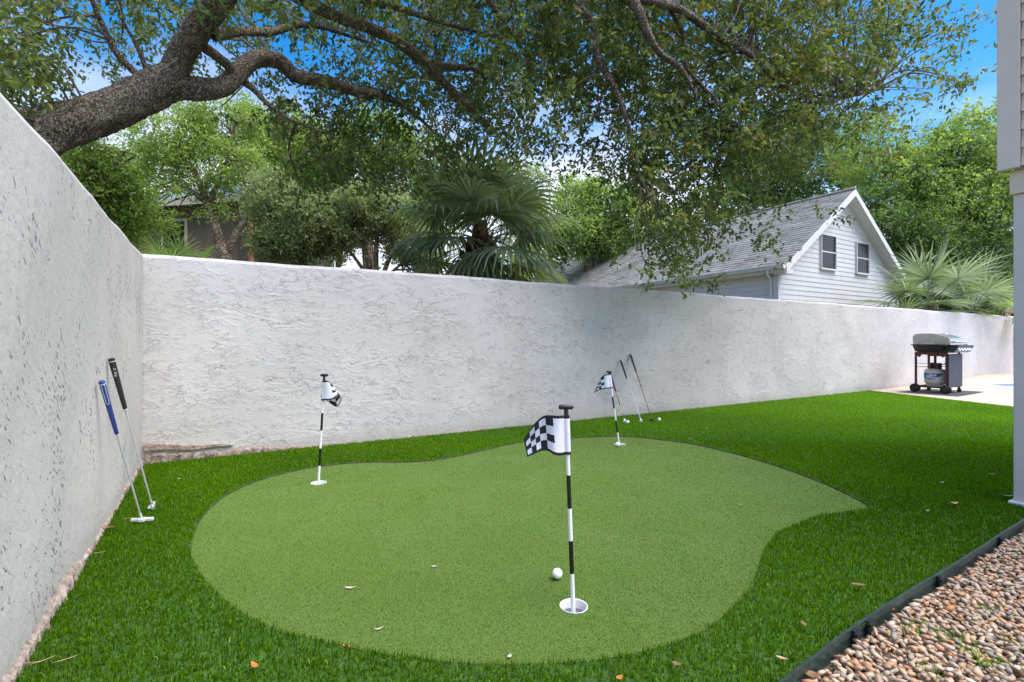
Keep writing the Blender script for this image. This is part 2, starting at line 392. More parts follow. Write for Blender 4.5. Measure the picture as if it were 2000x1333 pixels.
M_INKW = simple('white_ink', (0.75, 0.75, 0.78), 0.6)
M_SHAFTK = simple('graphite_shaft', (0.02, 0.02, 0.022), 0.3)
M_WOOD = simple('ochre_shaft_band', (0.55, 0.33, 0.10), 0.5, var=0.25, scale=40)
M_MAROON = simple('rusty_cart_frame', (0.085, 0.032, 0.028), 0.55, 0.2, 0.35, 18)
M_LID = simple('lid_end_grey', (0.52, 0.48, 0.42), 0.4, 0.3, 0.08, 8)
M_LIDS = simple('lid_stainless', (0.50, 0.53, 0.56), 0.25, 0.95, 0.08, 14)
M_NAVY = simple('cart_panel', (0.03, 0.035, 0.06), 0.6, 0.0, 0.15, 5)
M_TRIMPL = simple('trim_plate_grey', (0.16, 0.16, 0.17), 0.5, 0.2)
M_TANK = simple('tank_enamel', (0.56, 0.54, 0.50), 0.35, var=0.06, scale=10)
M_TANKB = simple('tank_blue_band', (0.02, 0.05, 0.22), 0.4)
M_RUBBER = simple('tyre_rubber', (0.02, 0.018, 0.018), 0.8, var=0.3)
M_MAT = simple('grill_mat', (0.055, 0.05, 0.06), 0.9, var=0.15, scale=30)
M_EDGE = simple('edging_plastic', (0.017, 0.040, 0.034), 0.38, var=0.35, scale=14)
M_LEAFO = simple('orange_dead_leaf', (0.46, 0.13, 0.03), 0.6, var=0.3, scale=60)
M_LEAFT = simple('tan_dead_leaf', (0.46, 0.30, 0.16), 0.6, var=0.3, scale=60)
M_LEAFG = simple('grey_dead_leaf', (0.46, 0.42, 0.34), 0.6, var=0.25, scale=60)
M_LEAFB = simple('brown_dead_leaf', (0.20, 0.10, 0.045), 0.6, var=0.3, scale=60)
def pebble_mat():
    m, n, l, b = mat('river_pebble')
    at = n.new('ShaderNodeAttribute'); at.attribute_name = 'v'
    c = ramp(n, l, at.outputs['Fac'], [(0.0, (0.13, 0.13, 0.135)), (0.12, (0.40, 0.33, 0.25)), (0.3, (0.48, 0.33, 0.20)), (0.45, (0.52, 0.39, 0.27)),
        (0.6, (0.42, 0.22, 0.10)), (0.68, (0.55, 0.43, 0.32)), (0.8, (0.34, 0.25, 0.18)), (0.9, (0.48, 0.21, 0.08)), (1.0, (0.62, 0.56, 0.48))])
    f = noise(n, l, mapping(n, l), 90, 5, 0.7); c = mixc(n, l, maprange(n, l, f, 0.45, 0.7, 0, 0.5), c, (0.26, 0.17, 0.11))
    l.new(c, b.inputs['Base Color']); b.inputs['Roughness'].default_value = 0.6; bump(n, l, f, 0.4, 0.002, b); return m
M_PEBBLE = pebble_mat()

# ------------------------------------------------------------------ the ground
def sheet(name, outer, z, m, holes=(), thick=None, zf=None, label=None):
    loops = [[Vector((p[0], p[1], 0)) for p in outer]] + [[Vector((p[0], p[1], 0)) for p in h] for h in holes]
    tris = tessellate_polygon(loops); flat = [p for lp in loops for p in lp]
    V = [(p.x, p.y, z + (float(zf(p.x)) if zf else 0)) for p in flat]
    F = []
    for t in tris:
        a, b_, c = [flat[i] for i in t]
        F.append(t if (b_ - a).cross(c - a).z > 0 else t[::-1])
    o = MB().add(V, F).obj(name, m); o['kind'] = 'structure'; return o

GREEN_PX = [(372,1082),(376,1055),(385,1030),(403,1002),(430,977),(462,958),(505,940),(548,928),(600,916),(660,908),(700,905),(735,904),(790,904),(850,900),(910,889),(960,877),(1005,867),(1050,861),(1110,857),(1170,854),(1230,854),(1290,860),(1350,868),(1410,881),(1470,897),(1530,916),(1590,938),(1645,962),(1682,981),(1698,993),
 (1685,998),(1640,1005),(1600,1010),(1560,1025),(1525,1042),(1500,1065),(1487,1095),(1478,1125),(1455,1165),(1415,1205),(1370,1238),(1310,1262),(1240,1281),(1160,1294),(1080,1300),(1000,1302),(910,1300),(820,1291),(740,1280),(680,1268),(620,1254),(560,1240),(500,1216),(450,1185),(412,1150),(385,1115)]
def smooth_loop(pts, k=4):
    pts = [np.array(p[:2], float) for p in pts]; out = []; n = len(pts)
    for i in range(n):
        a, b_, c, d = pts[i - 1], pts[i], pts[(i + 1) % n], pts[(i + 2) % n]
        for j in range(k):
            t = j / k
            out.append(0.5 * ((2 * b_) + (-a + c) * t + (2 * a - 5 * b_ + 4 * c - d) * t * t + (-a + 3 * b_ - 3 * c + d) * t ** 3))
    return np.array(out)
GREEN = smooth_loop([G(*p) for p in GREEN_PX])
CUPS = [G(1120.5, 1184), G(622.5, 943.5), G(1211, 868)]
CUP_R = 0.054
circ = lambda c, r, n=40: [(c[0] + r * math.cos(2 * math.pi * k / n), c[1] + r * math.sin(2 * math.pi * k / n)) for k in range(n)]
sheet('putting_green', GREEN, 0.0, M_GREEN, [circ(c, CUP_R) for c in CUPS])
bm_ = []                                      # the edge of the green, a low dark lip
EDGE_PX = [(1300,1490),(1519,1333),(1590,1279),(1662,1225),(1735,1177),(1809,1132),(1883,1088),(1955,1041),(2000,1013)]
EDGE = [G(px, py, 0.03) for px, py in EDGE_PX]
e0 = EDGE[0]; EDGE = [e0 - WX * 1.2] + EDGE + [EDGE[-1] + WX * k for k in (0.5, 1.5, 5.0)]
deckA = PL(1700, 768, CORNER); deckB = G(1987, 797)
dd = (deckB - deckA); dd[2] = 0; dd = dd / np.linalg.norm(dd)
deckA = deckA - dd * 0.0; DECK_L = [deckA - dd * 0.3, deckA, deckA + dd * 0.8, deckB, deckB + dd * 1.5, deckB + dd * 6]
lawn = [W(0, 0)[:2], deckA[:2], deckB[:2], (deckB + dd * 3.2)[:2]] + [e[:2] for e in EDGE[::-1]] + [W(0, -5.2)[:2]]
lawn = np.array([np.array(p) for p in lawn])
sheet('turf_backing', lawn, 0.008, M_TBASE, [GREEN])
def turf_edge():
    n = len(GREEN); c = GREEN.mean(0); V = []
    t = np.roll(GREEN, -1, 0) - np.roll(GREEN, 1, 0); nn = np.stack([t[:, 1], -t[:, 0]], 1); nn /= np.linalg.norm(nn, axis=1)[:, None]
    if ((GREEN + nn * .01 - c)[0] ** 2).sum() < ((GREEN - c)[0] ** 2).sum(): nn = -nn
    for i in range(n):
        j = .002 * math.sin(i * 2.1) + .0015 * math.sin(i * 5.3)
        for o_, z in ((-.001 + j, -.002), (-.001 + j, .003), (.001 + j, .0075), (.006, .0085)): V.append((*(GREEN[i] + nn[i] * o_), z))
    F = [(i * 4 + k, ((i + 1) % n) * 4 + k, ((i + 1) % n) * 4 + k + 1, i * 4 + k + 1) for i in range(n) for k in range(3)]
    o = MB().add(V, F).obj('turf_cut_edge', M_LIP); o['kind'] = 'structure'
turf_edge()
sheet('ground', [(-300, -300), (300, -300), (300, 600), (-300, 600)], -0.25, M_EARTH)
# deck
def deck():
    A = deckA - WY * 0; pts = [A, deckB, deckB + dd * 3.2, W(30, -9), W(30, -0.0)]
    xs = [7, 8, 9, 10, 11, 12, 13, 14]
    V = []; F = []; nu, nv = 24, 12
    L0, L1 = A, deckB + dd * 3.2
    for i in range(nu + 1):
        for j in range(nv + 1):
            u = i / nu; s = j / nv
            a = L0 * (1 - s) + L1 * s; b_ = W(30, 0) * (1 - s) + W(30, -9) * s; q = a * (1 - u) + b_ * u
            V.append((q[0], q[1], 0.012 + float(rise(q[0]))))
    F = [(i * (nv + 1) + j, i * (nv + 1) + j + 1, (i + 1) * (nv + 1) + j + 1, (i + 1) * (nv + 1) + j) for i in range(nu) for j in range(nv)]
    F = [f[::-1] if 0 else f for f in F]
    o = MB().add(V, F).obj('pool_deck', M_DECK); o['kind'] = 'structure'
deck()
def GD(px, py):
    h = .03
    for _ in range(12): h = .5 * h + .5 * (0.016 + float(rise(G(px, py, h)[0])))
    return tuple(G(px, py, h)[:2])
pool = [GD(*q) for q in ((1924,752),(1990,757),(2100,766),(2240,752),(2120,738.5),(1990,740.5),(1972,742),(1988,745.5),(1990,749.5))]
rim = [GD(*q) for q in ((1898,751.2),(1990,761),(2120,774),(2330,752),(2130,735),(1990,738),(1956,741.6),(1972,745),(1974,748))]
sheet('pool_coping', rim, 0.020, M_POOLTILE, [pool], zf=rise)
sheet('pool_water', pool, 0.017, M_WATER, zf=rise)

# ------------------------------------------------------------------ walls
def wall(name, length, height, x0, along, m, label, cells):
    """local x along, y into the wall, z up; front face at y=0"""
    root = empty(name, CORNER, TH if along == 'x' else TH - math.pi / 2)
    tag(root, label, 'wall')
    sgn = 1 if along == 'x' else -1
    prof = [(0, -0.24), (0, 0), (0, 0.4), (0, 0.9), (0, 1.4), (0.0, height - 0.03), (0.008, height - 0.010), (0.028, height), (0.17, height), (0.2, height - 0.03), (0.2, 0), (0.2, -0.24)]
    n = cells; V = []; k = len(prof)
    ph = rng.uniform(0, 6, 8)
    for i in range(n + 1):
        x = x0 + (length - x0) * i / n
        dz = 0.004 * math.sin(x * 1.7 + ph[0]) + 0.003 * math.sin(x * 5.1 + ph[1]) + 0.0015 * math.sin(x * 17 + ph[2])
        for (y, z) in prof:
            dy = 0.004 * math.sin(x * 2.3 + z * 2 + ph[3]) + 0.003 * math.sin(x * 7.7 + z * 5 + ph[4])
            V.append((x, (y + (dy if y < 0.1 else 0)) * sgn, z + (dz if z > 1 else 0)))
    F = [(i * k + j, (i + 1) * k + j, (i + 1) * k + j + 1, i * k + j + 1) for i in range(n) for j in range(k - 1)]
    if sgn < 0: F = [f[::-1] for f in F]
    F += [tuple(range(k)), tuple(range(n * k, (n + 1) * k))[::-1]]
    MB().add(V, F).obj('plaster_face', m, root)
    return root
bw = wall('back_wall', 30.0, 1.71, -0.2, 'x', M_STUCCO_B, 'long low white wall of lapped stucco crossing the yard behind the putting green', 240)
# the left wall runs toward the camera: local x = -WY direction
lw = wall('side_wall', 6.0, 1.712, 0.004, 'y', M_STUCCO_L, 'tall-looking white wall of pitted stucco down the left side of the yard', 60)
def footing(parent, length, hf, sgn, name='footing', x0=0.01, off=0.012):
    n = int(length / 0.02); V = []; J = 5
    r1 = rng.normal(0, 1, (n + 1, J)); 
    for i in range(n + 1):
        x = x0 + length * i / n; h = max(0.005, hf(x)) + r1[i, 0] * 0.005 + 0.008 * math.sin(x * 9) + 0.005 * math.sin(x * 23)
        for j in range(J):
            z = -0.05 + (h + 0.05) * j / (J - 1)
            y = -(off + 0.004 * r1[i, j]) if j < J - 1 else 0.012
            V.append((x, y * sgn, z))
    F = [(i * J + j, (i + 1) * J + j, (i + 1) * J + j + 1, i * J + j + 1) for i in range(n) for j in range(J - 1)]
    if sgn < 0: F = [f[::-1] for f in F]
    return MB().add(V, F).obj(name, M_FOOT, parent)
footing(bw, 3.6, lambda x: 0.085 * max(0, 1 - x / 1.6) ** 0.8 + 0.022, 1)
footing(lw, 5.8, lambda x: 0.055 + 0.015 * math.sin(x * 3.1), -1)
# a plaster patch coming loose above the footing in the corner, with the dark crack under it
pt = MB(); n = 40; V = []
for i in range(n + 1):
    x = 0.012 + 0.62 * i / n; z0 = 0.118 + 0.008 * math.sin(x * 14) - 0.04 * x; h = 0.06 * (1 - (i / n)) ** 0.6 + 0.006
    V += [(x, -0.022, z0), (x, -0.020, z0 + h * 0.7), (x, 0.008, z0 + h)]
pt.add(V, [(i * 3 + j, (i + 1) * 3 + j, (i + 1) * 3 + j + 1, i * 3 + j + 1) for i in range(n) for j in range(2)])
pt.obj('loose_plaster', M_FOOT, bw)

# ------------------------------------------------------------------ neighbour's white gabled house
def white_house():
    Yc = 13.0
    C0 = np.array([(1519 - 1000) / FPX * Yc, Yc, 0.0])
    root = empty('gabled_house', C0, TH)
    tag(root, 'white sided house with grey shingle roof and two attic windows behind the wall', 'house')
    # local: x along gable (right), y away. front plane y=-0.3 holds the rakes
    fp = C0 + (-WY) * 0.30
    def loc(q): d = q - C0; return np.array([d @ WX, d @ WY, q[2]])
    pk = loc(PL(1668, 370, fp)); el = loc(PL(1533, 514, fp)); er = loc(PL(1773, 552, fp))
    xr, zr = pk[0], pk[2]; xl, xx = el[0], er[0]; ze = (el[2] + er[2]) / 2
    Wd = loc(PL(1751, 560, C0))[0]; L = 14.0
    zb = 0.0
    slope = (zr - ze) / (xr - xl)
    topz = lambda x: zr - abs(x - xr) * (slope if x < xr else (zr - ze) / (xx - xr)) - 0.14
    body = MB()
    body.prism([(0.02, 0.02, -0.25), (Wd - .02, 0.02, -0.25), (Wd - .02, 0.02, topz(Wd)), (xr, 0.02, zr - 0.2), (0.02, 0.02, topz(0))],
               [(0.02, L, -0.25), (Wd - .02, L, -0.25), (Wd - .02, L, topz(Wd)), (xr, L, zr - 0.2), (0.02, L, topz(0))])
    wallo = body.obj('wall', M_WHITE, root)
    ex = 0.134
    # gable boards
    z = 0.9
    while z < zr - 0.35:
        def span(zz):
            a = 0.06; b_ = Wd - 0.06
            if zz > topz(a): a = xr - (zr - 0.14 - zz) / slope
            if zz > topz(b_): b_ = xr + (zr - 0.14 - zz) / ((zr - ze) / (xx - xr))
            return a, b_
        a0, b0 = span(z + 0.004); a1, b1 = span(z + ex)
        if b1 - a1 < 0.1: break
        mb = MB().prism([(a0, 0.012, z), (b0, 0.012, z), (b0, -0.019, z), (a0, -0.019, z)][::-1],
                        [(a1, 0.012, z + ex + .01), (b1, 0.012, z + ex + .01), (b1, -0.006, z + ex + .01), (a1, -0.006, z + ex + .01)][::-1])
        mb.obj('siding_board', M_SIDING, wallo)
        z += ex
    z = 0.9
    while z < topz(0) - 0.1:
        me = MB().prism([(0.012, 0.10, z), (-0.026, 0.10, z), (-0.026, L, z), (0.012, L, z)],
                        [(0.012, 0.10, z + ex + .01), (-0.006, 0.10, z + ex + .01), (-0.006, L, z + ex + .01), (0.012, L, z + ex + .01)])
        me.obj('siding_board', M_SIDING, wallo)
        z += ex
    MB().box((0.0, -0.012, 1.3), (0.1, 0.07, 3.0)).box((-0.012, 0.05, 1.3), (0.07, 0.1, 3.0)).obj('corner_board', M_WHITE, wallo)
    MB().box((Wd - 0.03, -0.012, 1.2), (0.1, 0.07, topz(Wd) * 2 - 2.5)).obj('corner_board', M_WHITE, wallo)
    # windows
    for (x0p, y0p, x1p, y1p) in ((1600, 457, 1629.5, 525), (1669.5, 473, 1694, 534)):
        a = loc(PL(x0p, y1p, C0)); b_ = loc(PL(x1p, y0p, C0)); xc = (a[0] + b_[0]) / 2; w = b_[0] - a[0]
        ya, yb = loc(PL(x0p, y0p, C0))[2], a[2]; zt = ya; zz = yb; h = zt - zz; zc = (zt + zz) / 2
        f = MB(); t = 0.024
        f.box((xc - w / 2 + t / 2, -0.035, zc), (t, 0.07, h)).box((xc + w / 2 - t / 2, -0.035, zc), (t, 0.07, h))
        f.box((xc, -0.033, zt - t / 2), (w - 2 * t - .004, 0.066, t)).box((xc, -0.033, zz + t / 2), (w - 2 * t - .004, 0.066, t))
        win = f.obj('window', M_CREAM if 0 else M_WHITE, root)
        MB().box((xc, -0.028, zc), (w - 2 * t - .006, 0.045, 0.035)).obj('meeting_rail', M_WHITE, win)
        hh = (h - 2 * t) / 2 - 0.02
        for s in (-1, 1):
            MB().box((xc, -0.024 - (0.004 if s > 0 else 0), zc + s * (hh / 2 + 0.0185)), (w - 2 * t - .008, 0.012, hh)).obj('pane', M_GLASS, win)
        MB().box((xc, -0.05, zz - 0.018), (w + 0.03, 0.08, 0.02)).obj('sill', M_WHITE, win)
    # roof slabs
    th = 0.10; fr = -0.32
    roof = MB()
    for (xa, za, s) in ((xl, ze, 1), (xx, ze, -1)):
        A = [(xa, fr, za), (xr, fr, zr), (xr, fr, zr - th), (xa, fr, za - th)]
        B_ = [(p[0], L + 0.3, p[2]) for p in A]
        if s > 0: A, B_ = A[::-1], B_[::-1]
        roof.prism(A, B_)
    ro = roof.obj('roof', M_SHINGLE, root)
    # shingle tabs on the slope that faces the yard
    u = np.array([xr - xl, 0, zr - ze]); sl = np.linalg.norm(u); u /= sl; nrm = np.array([-u[2], 0, u[0]])
    V = []; F = []; A = []; exs = 0.14
    rows = int(sl / exs)
    for r in range(rows):
        y = fr - 0.02; y -= (r % 2) * 0.15 + random.random() * 0.05
        rv = random.gauss(0, 0.02)
        while y < L + 0.3:
            w = random.choice((0.16, 0.22, 0.3, 0.34)); y0, y1 = max(y, fr + 0.002), y + w - 0.008
            t = random.choice((0.002, 0.004, 0.006))
            p0 = np.array([xl, 0, ze]) + u * (r * exs) ; p1 = p0 + u * (exs + 0.01)
            n0 = len(V)
            for (pp, yy, tt) in ((p0, y0, t), (p0, y1, t), (p1, y1, 0.002), (p1, y0, 0.002), (p0, y0, 0.0), (p0, y1, 0.0)):
                V.append(pp + nrm * (tt + 0.001) + np.array([0, yy, 0]))
            F += [(n0, n0 + 3, n0 + 2, n0 + 1), (n0, n0 + 1, n0 + 5, n0 + 4)]
            A += [min(1, max(0, random.gauss(0.5, 0.22) + rv))] * 6
            y += w
    o = mk('shingle_tabs', np.array(V), np.array(F), M_SHINGLE, ro, v=A, local=True); o['kind'] = 'stuff'
    MB().tube([(xr, fr - .02, zr + .012), (xr, L + .3, zr + .012)], 0.05, 8).obj('ridge_cap', M_SHINGLE, ro, True)
    # rakes, soffits, fascia, gutter
    for (xa, s) in ((xl, 1), (xx, -1)):
        A = [(xa, fr - 0.03, ze - 0.01), (xr, fr - 0.03, zr - 0.01), (xr, fr - 0.03, zr - 0.20), (xa, fr - 0.03, ze - 0.20)]
        B_ = [(p[0], fr - 0.003, p[2]) for p in A]
        if s > 0: A, B_ = A[::-1], B_[::-1]
        MB().prism(A, B_).obj('rake_board', M_WHITE, ro)
        A = [(xa, fr, ze - 0.125), (xr, fr, zr - 0.125), (xr, fr, zr - 0.14), (xa, fr, ze - 0.14)]
        B_ = [(p[0], 0.01, p[2]) for p in A]
        if s > 0: A, B_ = A[::-1], B_[::-1]
        MB().prism(A, B_).obj('soffit', M_WHITE, ro)
    for xa, s in ((xl, 1), (xx, -1)):
        MB().box((xa + s * 0.16, fr + 0.14, ze - 0.16), (0.34, 0.30, 0.12)).obj('eave_return', M_WHITE, ro)
    MB().box((xl - 0.014, L / 2, ze - 0.09), (0.024, L + 0.6, 0.19)).obj('fascia', M_WHITE, ro)
    MB().box((0.5 * xl - .01, L / 2 + .2, ze - 0.20), (abs(xl) + 0.02, L - .1, 0.014)).obj('soffit', M_CREAM, ro)
    g = MB(); g.prism([(xl - .03, fr - .02, ze - .10), (xl - .12, fr - .02, ze - .10), (xl - .15, fr - .02, ze - .01), (xl - .15, fr - .02, ze + .0), (xl - .03, fr - .02, ze - .02)],
            [(xl - .03, L + .3, ze - .10), (xl - .12, L + .3, ze - .10), (xl - .15, L + .3, ze - .01), (xl - .15, L + .3, ze + .0), (xl - .03, L + .3, ze - .02)])
    g.obj('gutter', M_WHITE, ro)
    MB().tube([(xl - .08, 0.10, ze - .08), (xl - .08, 0.12, ze - .22), (-0.08, 0.14, ze - .32), (-0.07, 0.14, ze - .5), (-0.07, 0.14, 0.2)], 0.035, 8).obj('downpipe', M_WHITE, root, True, auto=40)
white_house()

# ------------------------------------------------------------------ grey house at the right edge (upper storey on posts)
def grey_house():
    F0 = np.array([(1951 - 1000) / FPX * 3.02, 3.02, 0.0])
    root = empty('raised_house', F0, TH)
    tag(root, 'grey clapboard house raised on posts at the right edge of the yard', 'house')
    zb = 1 + (HOR - 336) / FPX * 3.02; zt = 3.35; D = 1.9; Wd = 3.2
    MB().box((Wd / 2 + 0.02, -D / 2 - 0.02, (zb + zt) / 2 + .02), (Wd, D, zt - zb - .04)).obj('wall', M_GREYP, root)
    wl_ = root.children[0]
    z = zb + 0.008
    while z < zt - 0.1:                      # side boards (the face that looks across the yard)
        y1, y0 = -0.098, -D
        MB().prism([(0.018, y0, z), (-0.006, y0, z), (-0.006, y1, z), (0.018, y1, z)], [(0.018, y0, z + .112), (0.010, y0, z + .112), (0.010, y1, z + .112), (0.018, y1, z + .112)]).obj('siding_board', M_GREYP, wl_)
        z += 0.106
    MB().box((0.0, -0.045, (zb + zt) / 2), (0.04, 0.10, zt - zb)).obj('corner_trim', M_GREYTRIM, root, bevel=0.003)
    MB().box((0.13, -D / 2 - 0.03, zb - 0.070), (0.14, D, 0.135)).obj('beam', M_GREYTRIM, root, bevel=0.004)
    MB().box((Wd / 2 + .2, -0.12, zb - 0.070), (Wd - .1, 0.14, 0.132)).obj('beam', M_GREYTRIM, root, bevel=0.004)
    for (x, y) in ((0.17, -0.12), (0.17, -1.75), (3.0, -1.75), (3.0, -0.12)):
        p = MB().box((x, y, (zb - 0.138) / 2 - 0.02), (0.16, 0.16, zb - 0.138 + .04)).obj('post', M_GREYPOST, root, bevel=0.004)
        MB().box((x, y, 0.005), (0.2, 0.2, 0.05)).obj('post_foot', M_WHITE, p, bevel=0.004)
    A = [(-0.02, 0.1, zt), (Wd + .1, 0.1, zt), (Wd + .1, -D - .1, zt), (-0.02, -D - .1, zt)]
    MB().prism(A[::-1], [(1.2, -.7, zt + .5), (Wd - 1.2, -.7, zt + .5), (Wd - 1.2, -D + .7, zt + .5), (1.2, -D + .7, zt + .5)][::-1]).obj('roof', M_SHINGLE, root)
grey_house()

# ------------------------------------------------------------------ far buildings
def far_houses():
    B0 = P(255, 600, 15.0); B0[2] = 0
    root = empty('taupe_house', B0, R(-12))
    tag(root, 'taupe house with blue grey roof half hidden by trees beyond the wall corner', 'house')
    h = 1 + (HOR - 405) / FPX * 15
    MB().box((0.9, 2.5, h / 2 - .1), (5.6, 5, h + .1)).obj('wall', M_TAUPE, root)
    MB().prism([(-2.3, -0.35, h), (4.1, -0.35, h), (4.1, 5.4, h), (-2.3, 5.4, h)][::-1], [(-.2, 2.4, h + 1.3), (2.0, 2.4, h + 1.3), (2.0, 2.7, h + 1.3), (-.2, 2.7, h + 1.3)][::-1]).obj('roof', M_BLUEROOF, root)
    MB().box((0.9, -0.37, h - 0.06), (6.4, 0.04, 0.2)).obj('fascia', M_CREAM, root)
    MB().box((0.6, -0.10, 3.35), (3.4, 0.2, 0.16)).box((0.6, -0.1, 3.05), (3.4, 0.2, 0.1)).obj('ledge', M_CREAM, root)
    for x in (-0.6, 1.6):
        w = MB().box((x, -0.02, h - 1.0), (0.9, 0.06, 1.1)).obj('window', M_CREAM, root)
        MB().box((x, -0.056, h - 1.0), (0.74, 0.012, 0.94)).obj('pane', M_GLASS, w)
    B1 = P(1985, 600, 22.0); B1[2] = 0
    r2 = empty('brick_house', B1, R(25))
    tag(r2, 'reddish brick house with pale tiled roof edge glimpsed beyond the fan palms', 'house')
    h = 1 + (HOR - 462) / FPX * 22
    MB().box((1.2, 2.5, h / 2 - .1), (4.4, 5, h)).obj('wall', M_BRICK, r2)
    rf = MB().prism([(-1.4, -0.5, h), (4, -0.5, h), (4, 5.5, h), (-1.4, 5.5, h)][::-1], [(1, 2.4, h + 1.1), (1.6, 2.4, h + 1.1), (1.6, 2.6, h + 1.1), (1, 2.6, h + 1.1)][::-1]).obj('roof', M_TILE, r2)
    MB().box((1.3, -0.52, h - .02), (5.4, 0.04, 0.14)).obj('fascia', M_CREAM, r2)
    w = MB().box((-0.3, -0.02, h - 1.6), (0.8, 0.06, 1.3)).obj('window', M_CREAM, r2)
    MB().box((-0.3, -0.056, h - 1.6), (0.62, 0.012, 1.1)).obj('pane', M_GLASS, w)
far_houses()

# ------------------------------------------------------------------ foliage
def unit(a): return a / (np.linalg.norm(a, axis=-1, keepdims=True) + 1e-9)
def leaves(base, axis, length, width, val, droop=0.0, up=0.3):
    """one folded leaf (two triangles) per row"""
    n = len(base); r = unit(rng.normal(size=(n, 3)) + np.array([0, 0, up]))
    s = unit(np.cross(axis, r)); nn = np.cross(s, axis)
    l = length[:, None]; w = width[:, None]
    mid = base + axis * l * 0.45
    tip = base + axis * l - np.array([0, 0, 1]) * l * droop
    V = np.stack([base, mid + s * w + nn * w * 0.35, tip, mid - s * w + nn * w * 0.35], 1).reshape(-1, 3)
    i = np.arange(n)[:, None] * 4
    F = np.concatenate([i + np.array([[0, 1, 2]]), i + np.array([[0, 2, 3]])])
    return V, F, np.repeat(val, 4)
def sprays(c, d, L, nl, leaf_l, leaf_w, spread=0.9, vbase=None, vvar=0.2, jitter=0.02, droop=0.15):
    S = len(c); k = np.tile(np.arange(nl), S); c_ = np.repeat(c, nl, 0); d_ = np.repeat(d, nl, 0); L_ = np.repeat(L, nl)
    t = (k + rng.uniform(0, 1, len(k))) / nl
    base = c_ + d_ * (L_ * t)[:, None] - np.array([0, 0, 1]) * (L_ * t * t * 0.25)[:, None] + rng.normal(0, jitter, (len(k), 3))
    ax = unit(d_ * 0.5 + unit(rng.normal(size=(len(k), 3))) * spread)
    vb = np.repeat(vbase if vbase is not None else np.full(S, 0.5), nl)
    val = np.clip(vb + rng.normal(0, vvar, len(k)), 0, 1)
    return leaves(base, ax, leaf_l * rng.uniform(0.6, 1.25, len(k)), leaf_w * rng.uniform(0.7, 1.2, len(k)), val, droop)
def catmull(pts, k=6):
    pts = [np.array(p, float) for p in pts]; pts = [2 * pts[0] - pts[1]] + pts + [2 * pts[-1] - pts[-2]]; out = []
    for i in range(1, len(pts) - 2):
        a, b_, c, d = pts[i - 1:i + 3]
        for j in range(k):
            t = j / k; out.append(0.5 * ((2 * b_) + (-a + c) * t + (2 * a - 5 * b_ + 4 * c - d) * t * t + (-a + 3 * b_ - 3 * c + d) * t ** 3))
    out.append(pts[-2]); return np.array(out)
def limb(path, k=8, n=14, rough=0.06, knots=()):
    """path rows: x,y,z,r. Returns V,F of a gnarled tube"""
    q = catmull(path, k); pts = q[:, :3]; rad = np.maximum(q[:, 3], 0.003)
    t = unit(np.gradient(pts, axis=0)); u = np.cross(t[0], [0.3, 0.2, 0.9]); u /= np.linalg.norm(u); V = []
    ph = rng.uniform(0, 6.28, (6,)); sarc = np.concatenate([[0], np.cumsum(np.linalg.norm(np.diff(pts, axis=0), axis=1))])
    for i in range(len(pts)):
        u = u - t[i] * (u @ t[i]); u /= np.linalg.norm(u); w = np.cross(t[i], u)
        for j in range(n):
            a = 2 * math.pi * j / n
            f = 1 + rough * (math.sin(3 * a + sarc[i] * 5 + ph[0]) * .5 + math.sin(5 * a - sarc[i] * 9 + ph[1]) * .4 + math.sin(2 * a + sarc[i] * 2.3 + ph[2]) * .6 + rng.normal() * 0.35)
            V.append(pts[i] + (u * math.cos(a) + w * math.sin(a)) * rad[i] * f)
    m = len(pts)
    F = [(i * n + j, i * n + (j + 1) % n, (i + 1) * n + (j + 1) % n, (i + 1) * n + j) for i in range(m - 1) for j in range(n)]
    return np.array(V), np.array(F), pts
class Acc:
    def __init__(s): s.V = []; s.F3 = []; s.F4 = []; s.a = []; s.n = 0
    def add(s, V, F, a=None):
        (s.F3 if F.shape[1] == 3 else s.F4).append(F + s.n); s.V.append(V); s.n += len(V)
        s.a.append(a if a is not None else np.zeros(len(V)))
    def mk(s, name, m, parent=None, smooth=False, **k):
        Fs = [np.concatenate(q) for q in (s.F3, s.F4) if q]
        return mk(name, np.concatenate(s.V), Fs, m, parent, smooth, np.concatenate(s.a), **k)

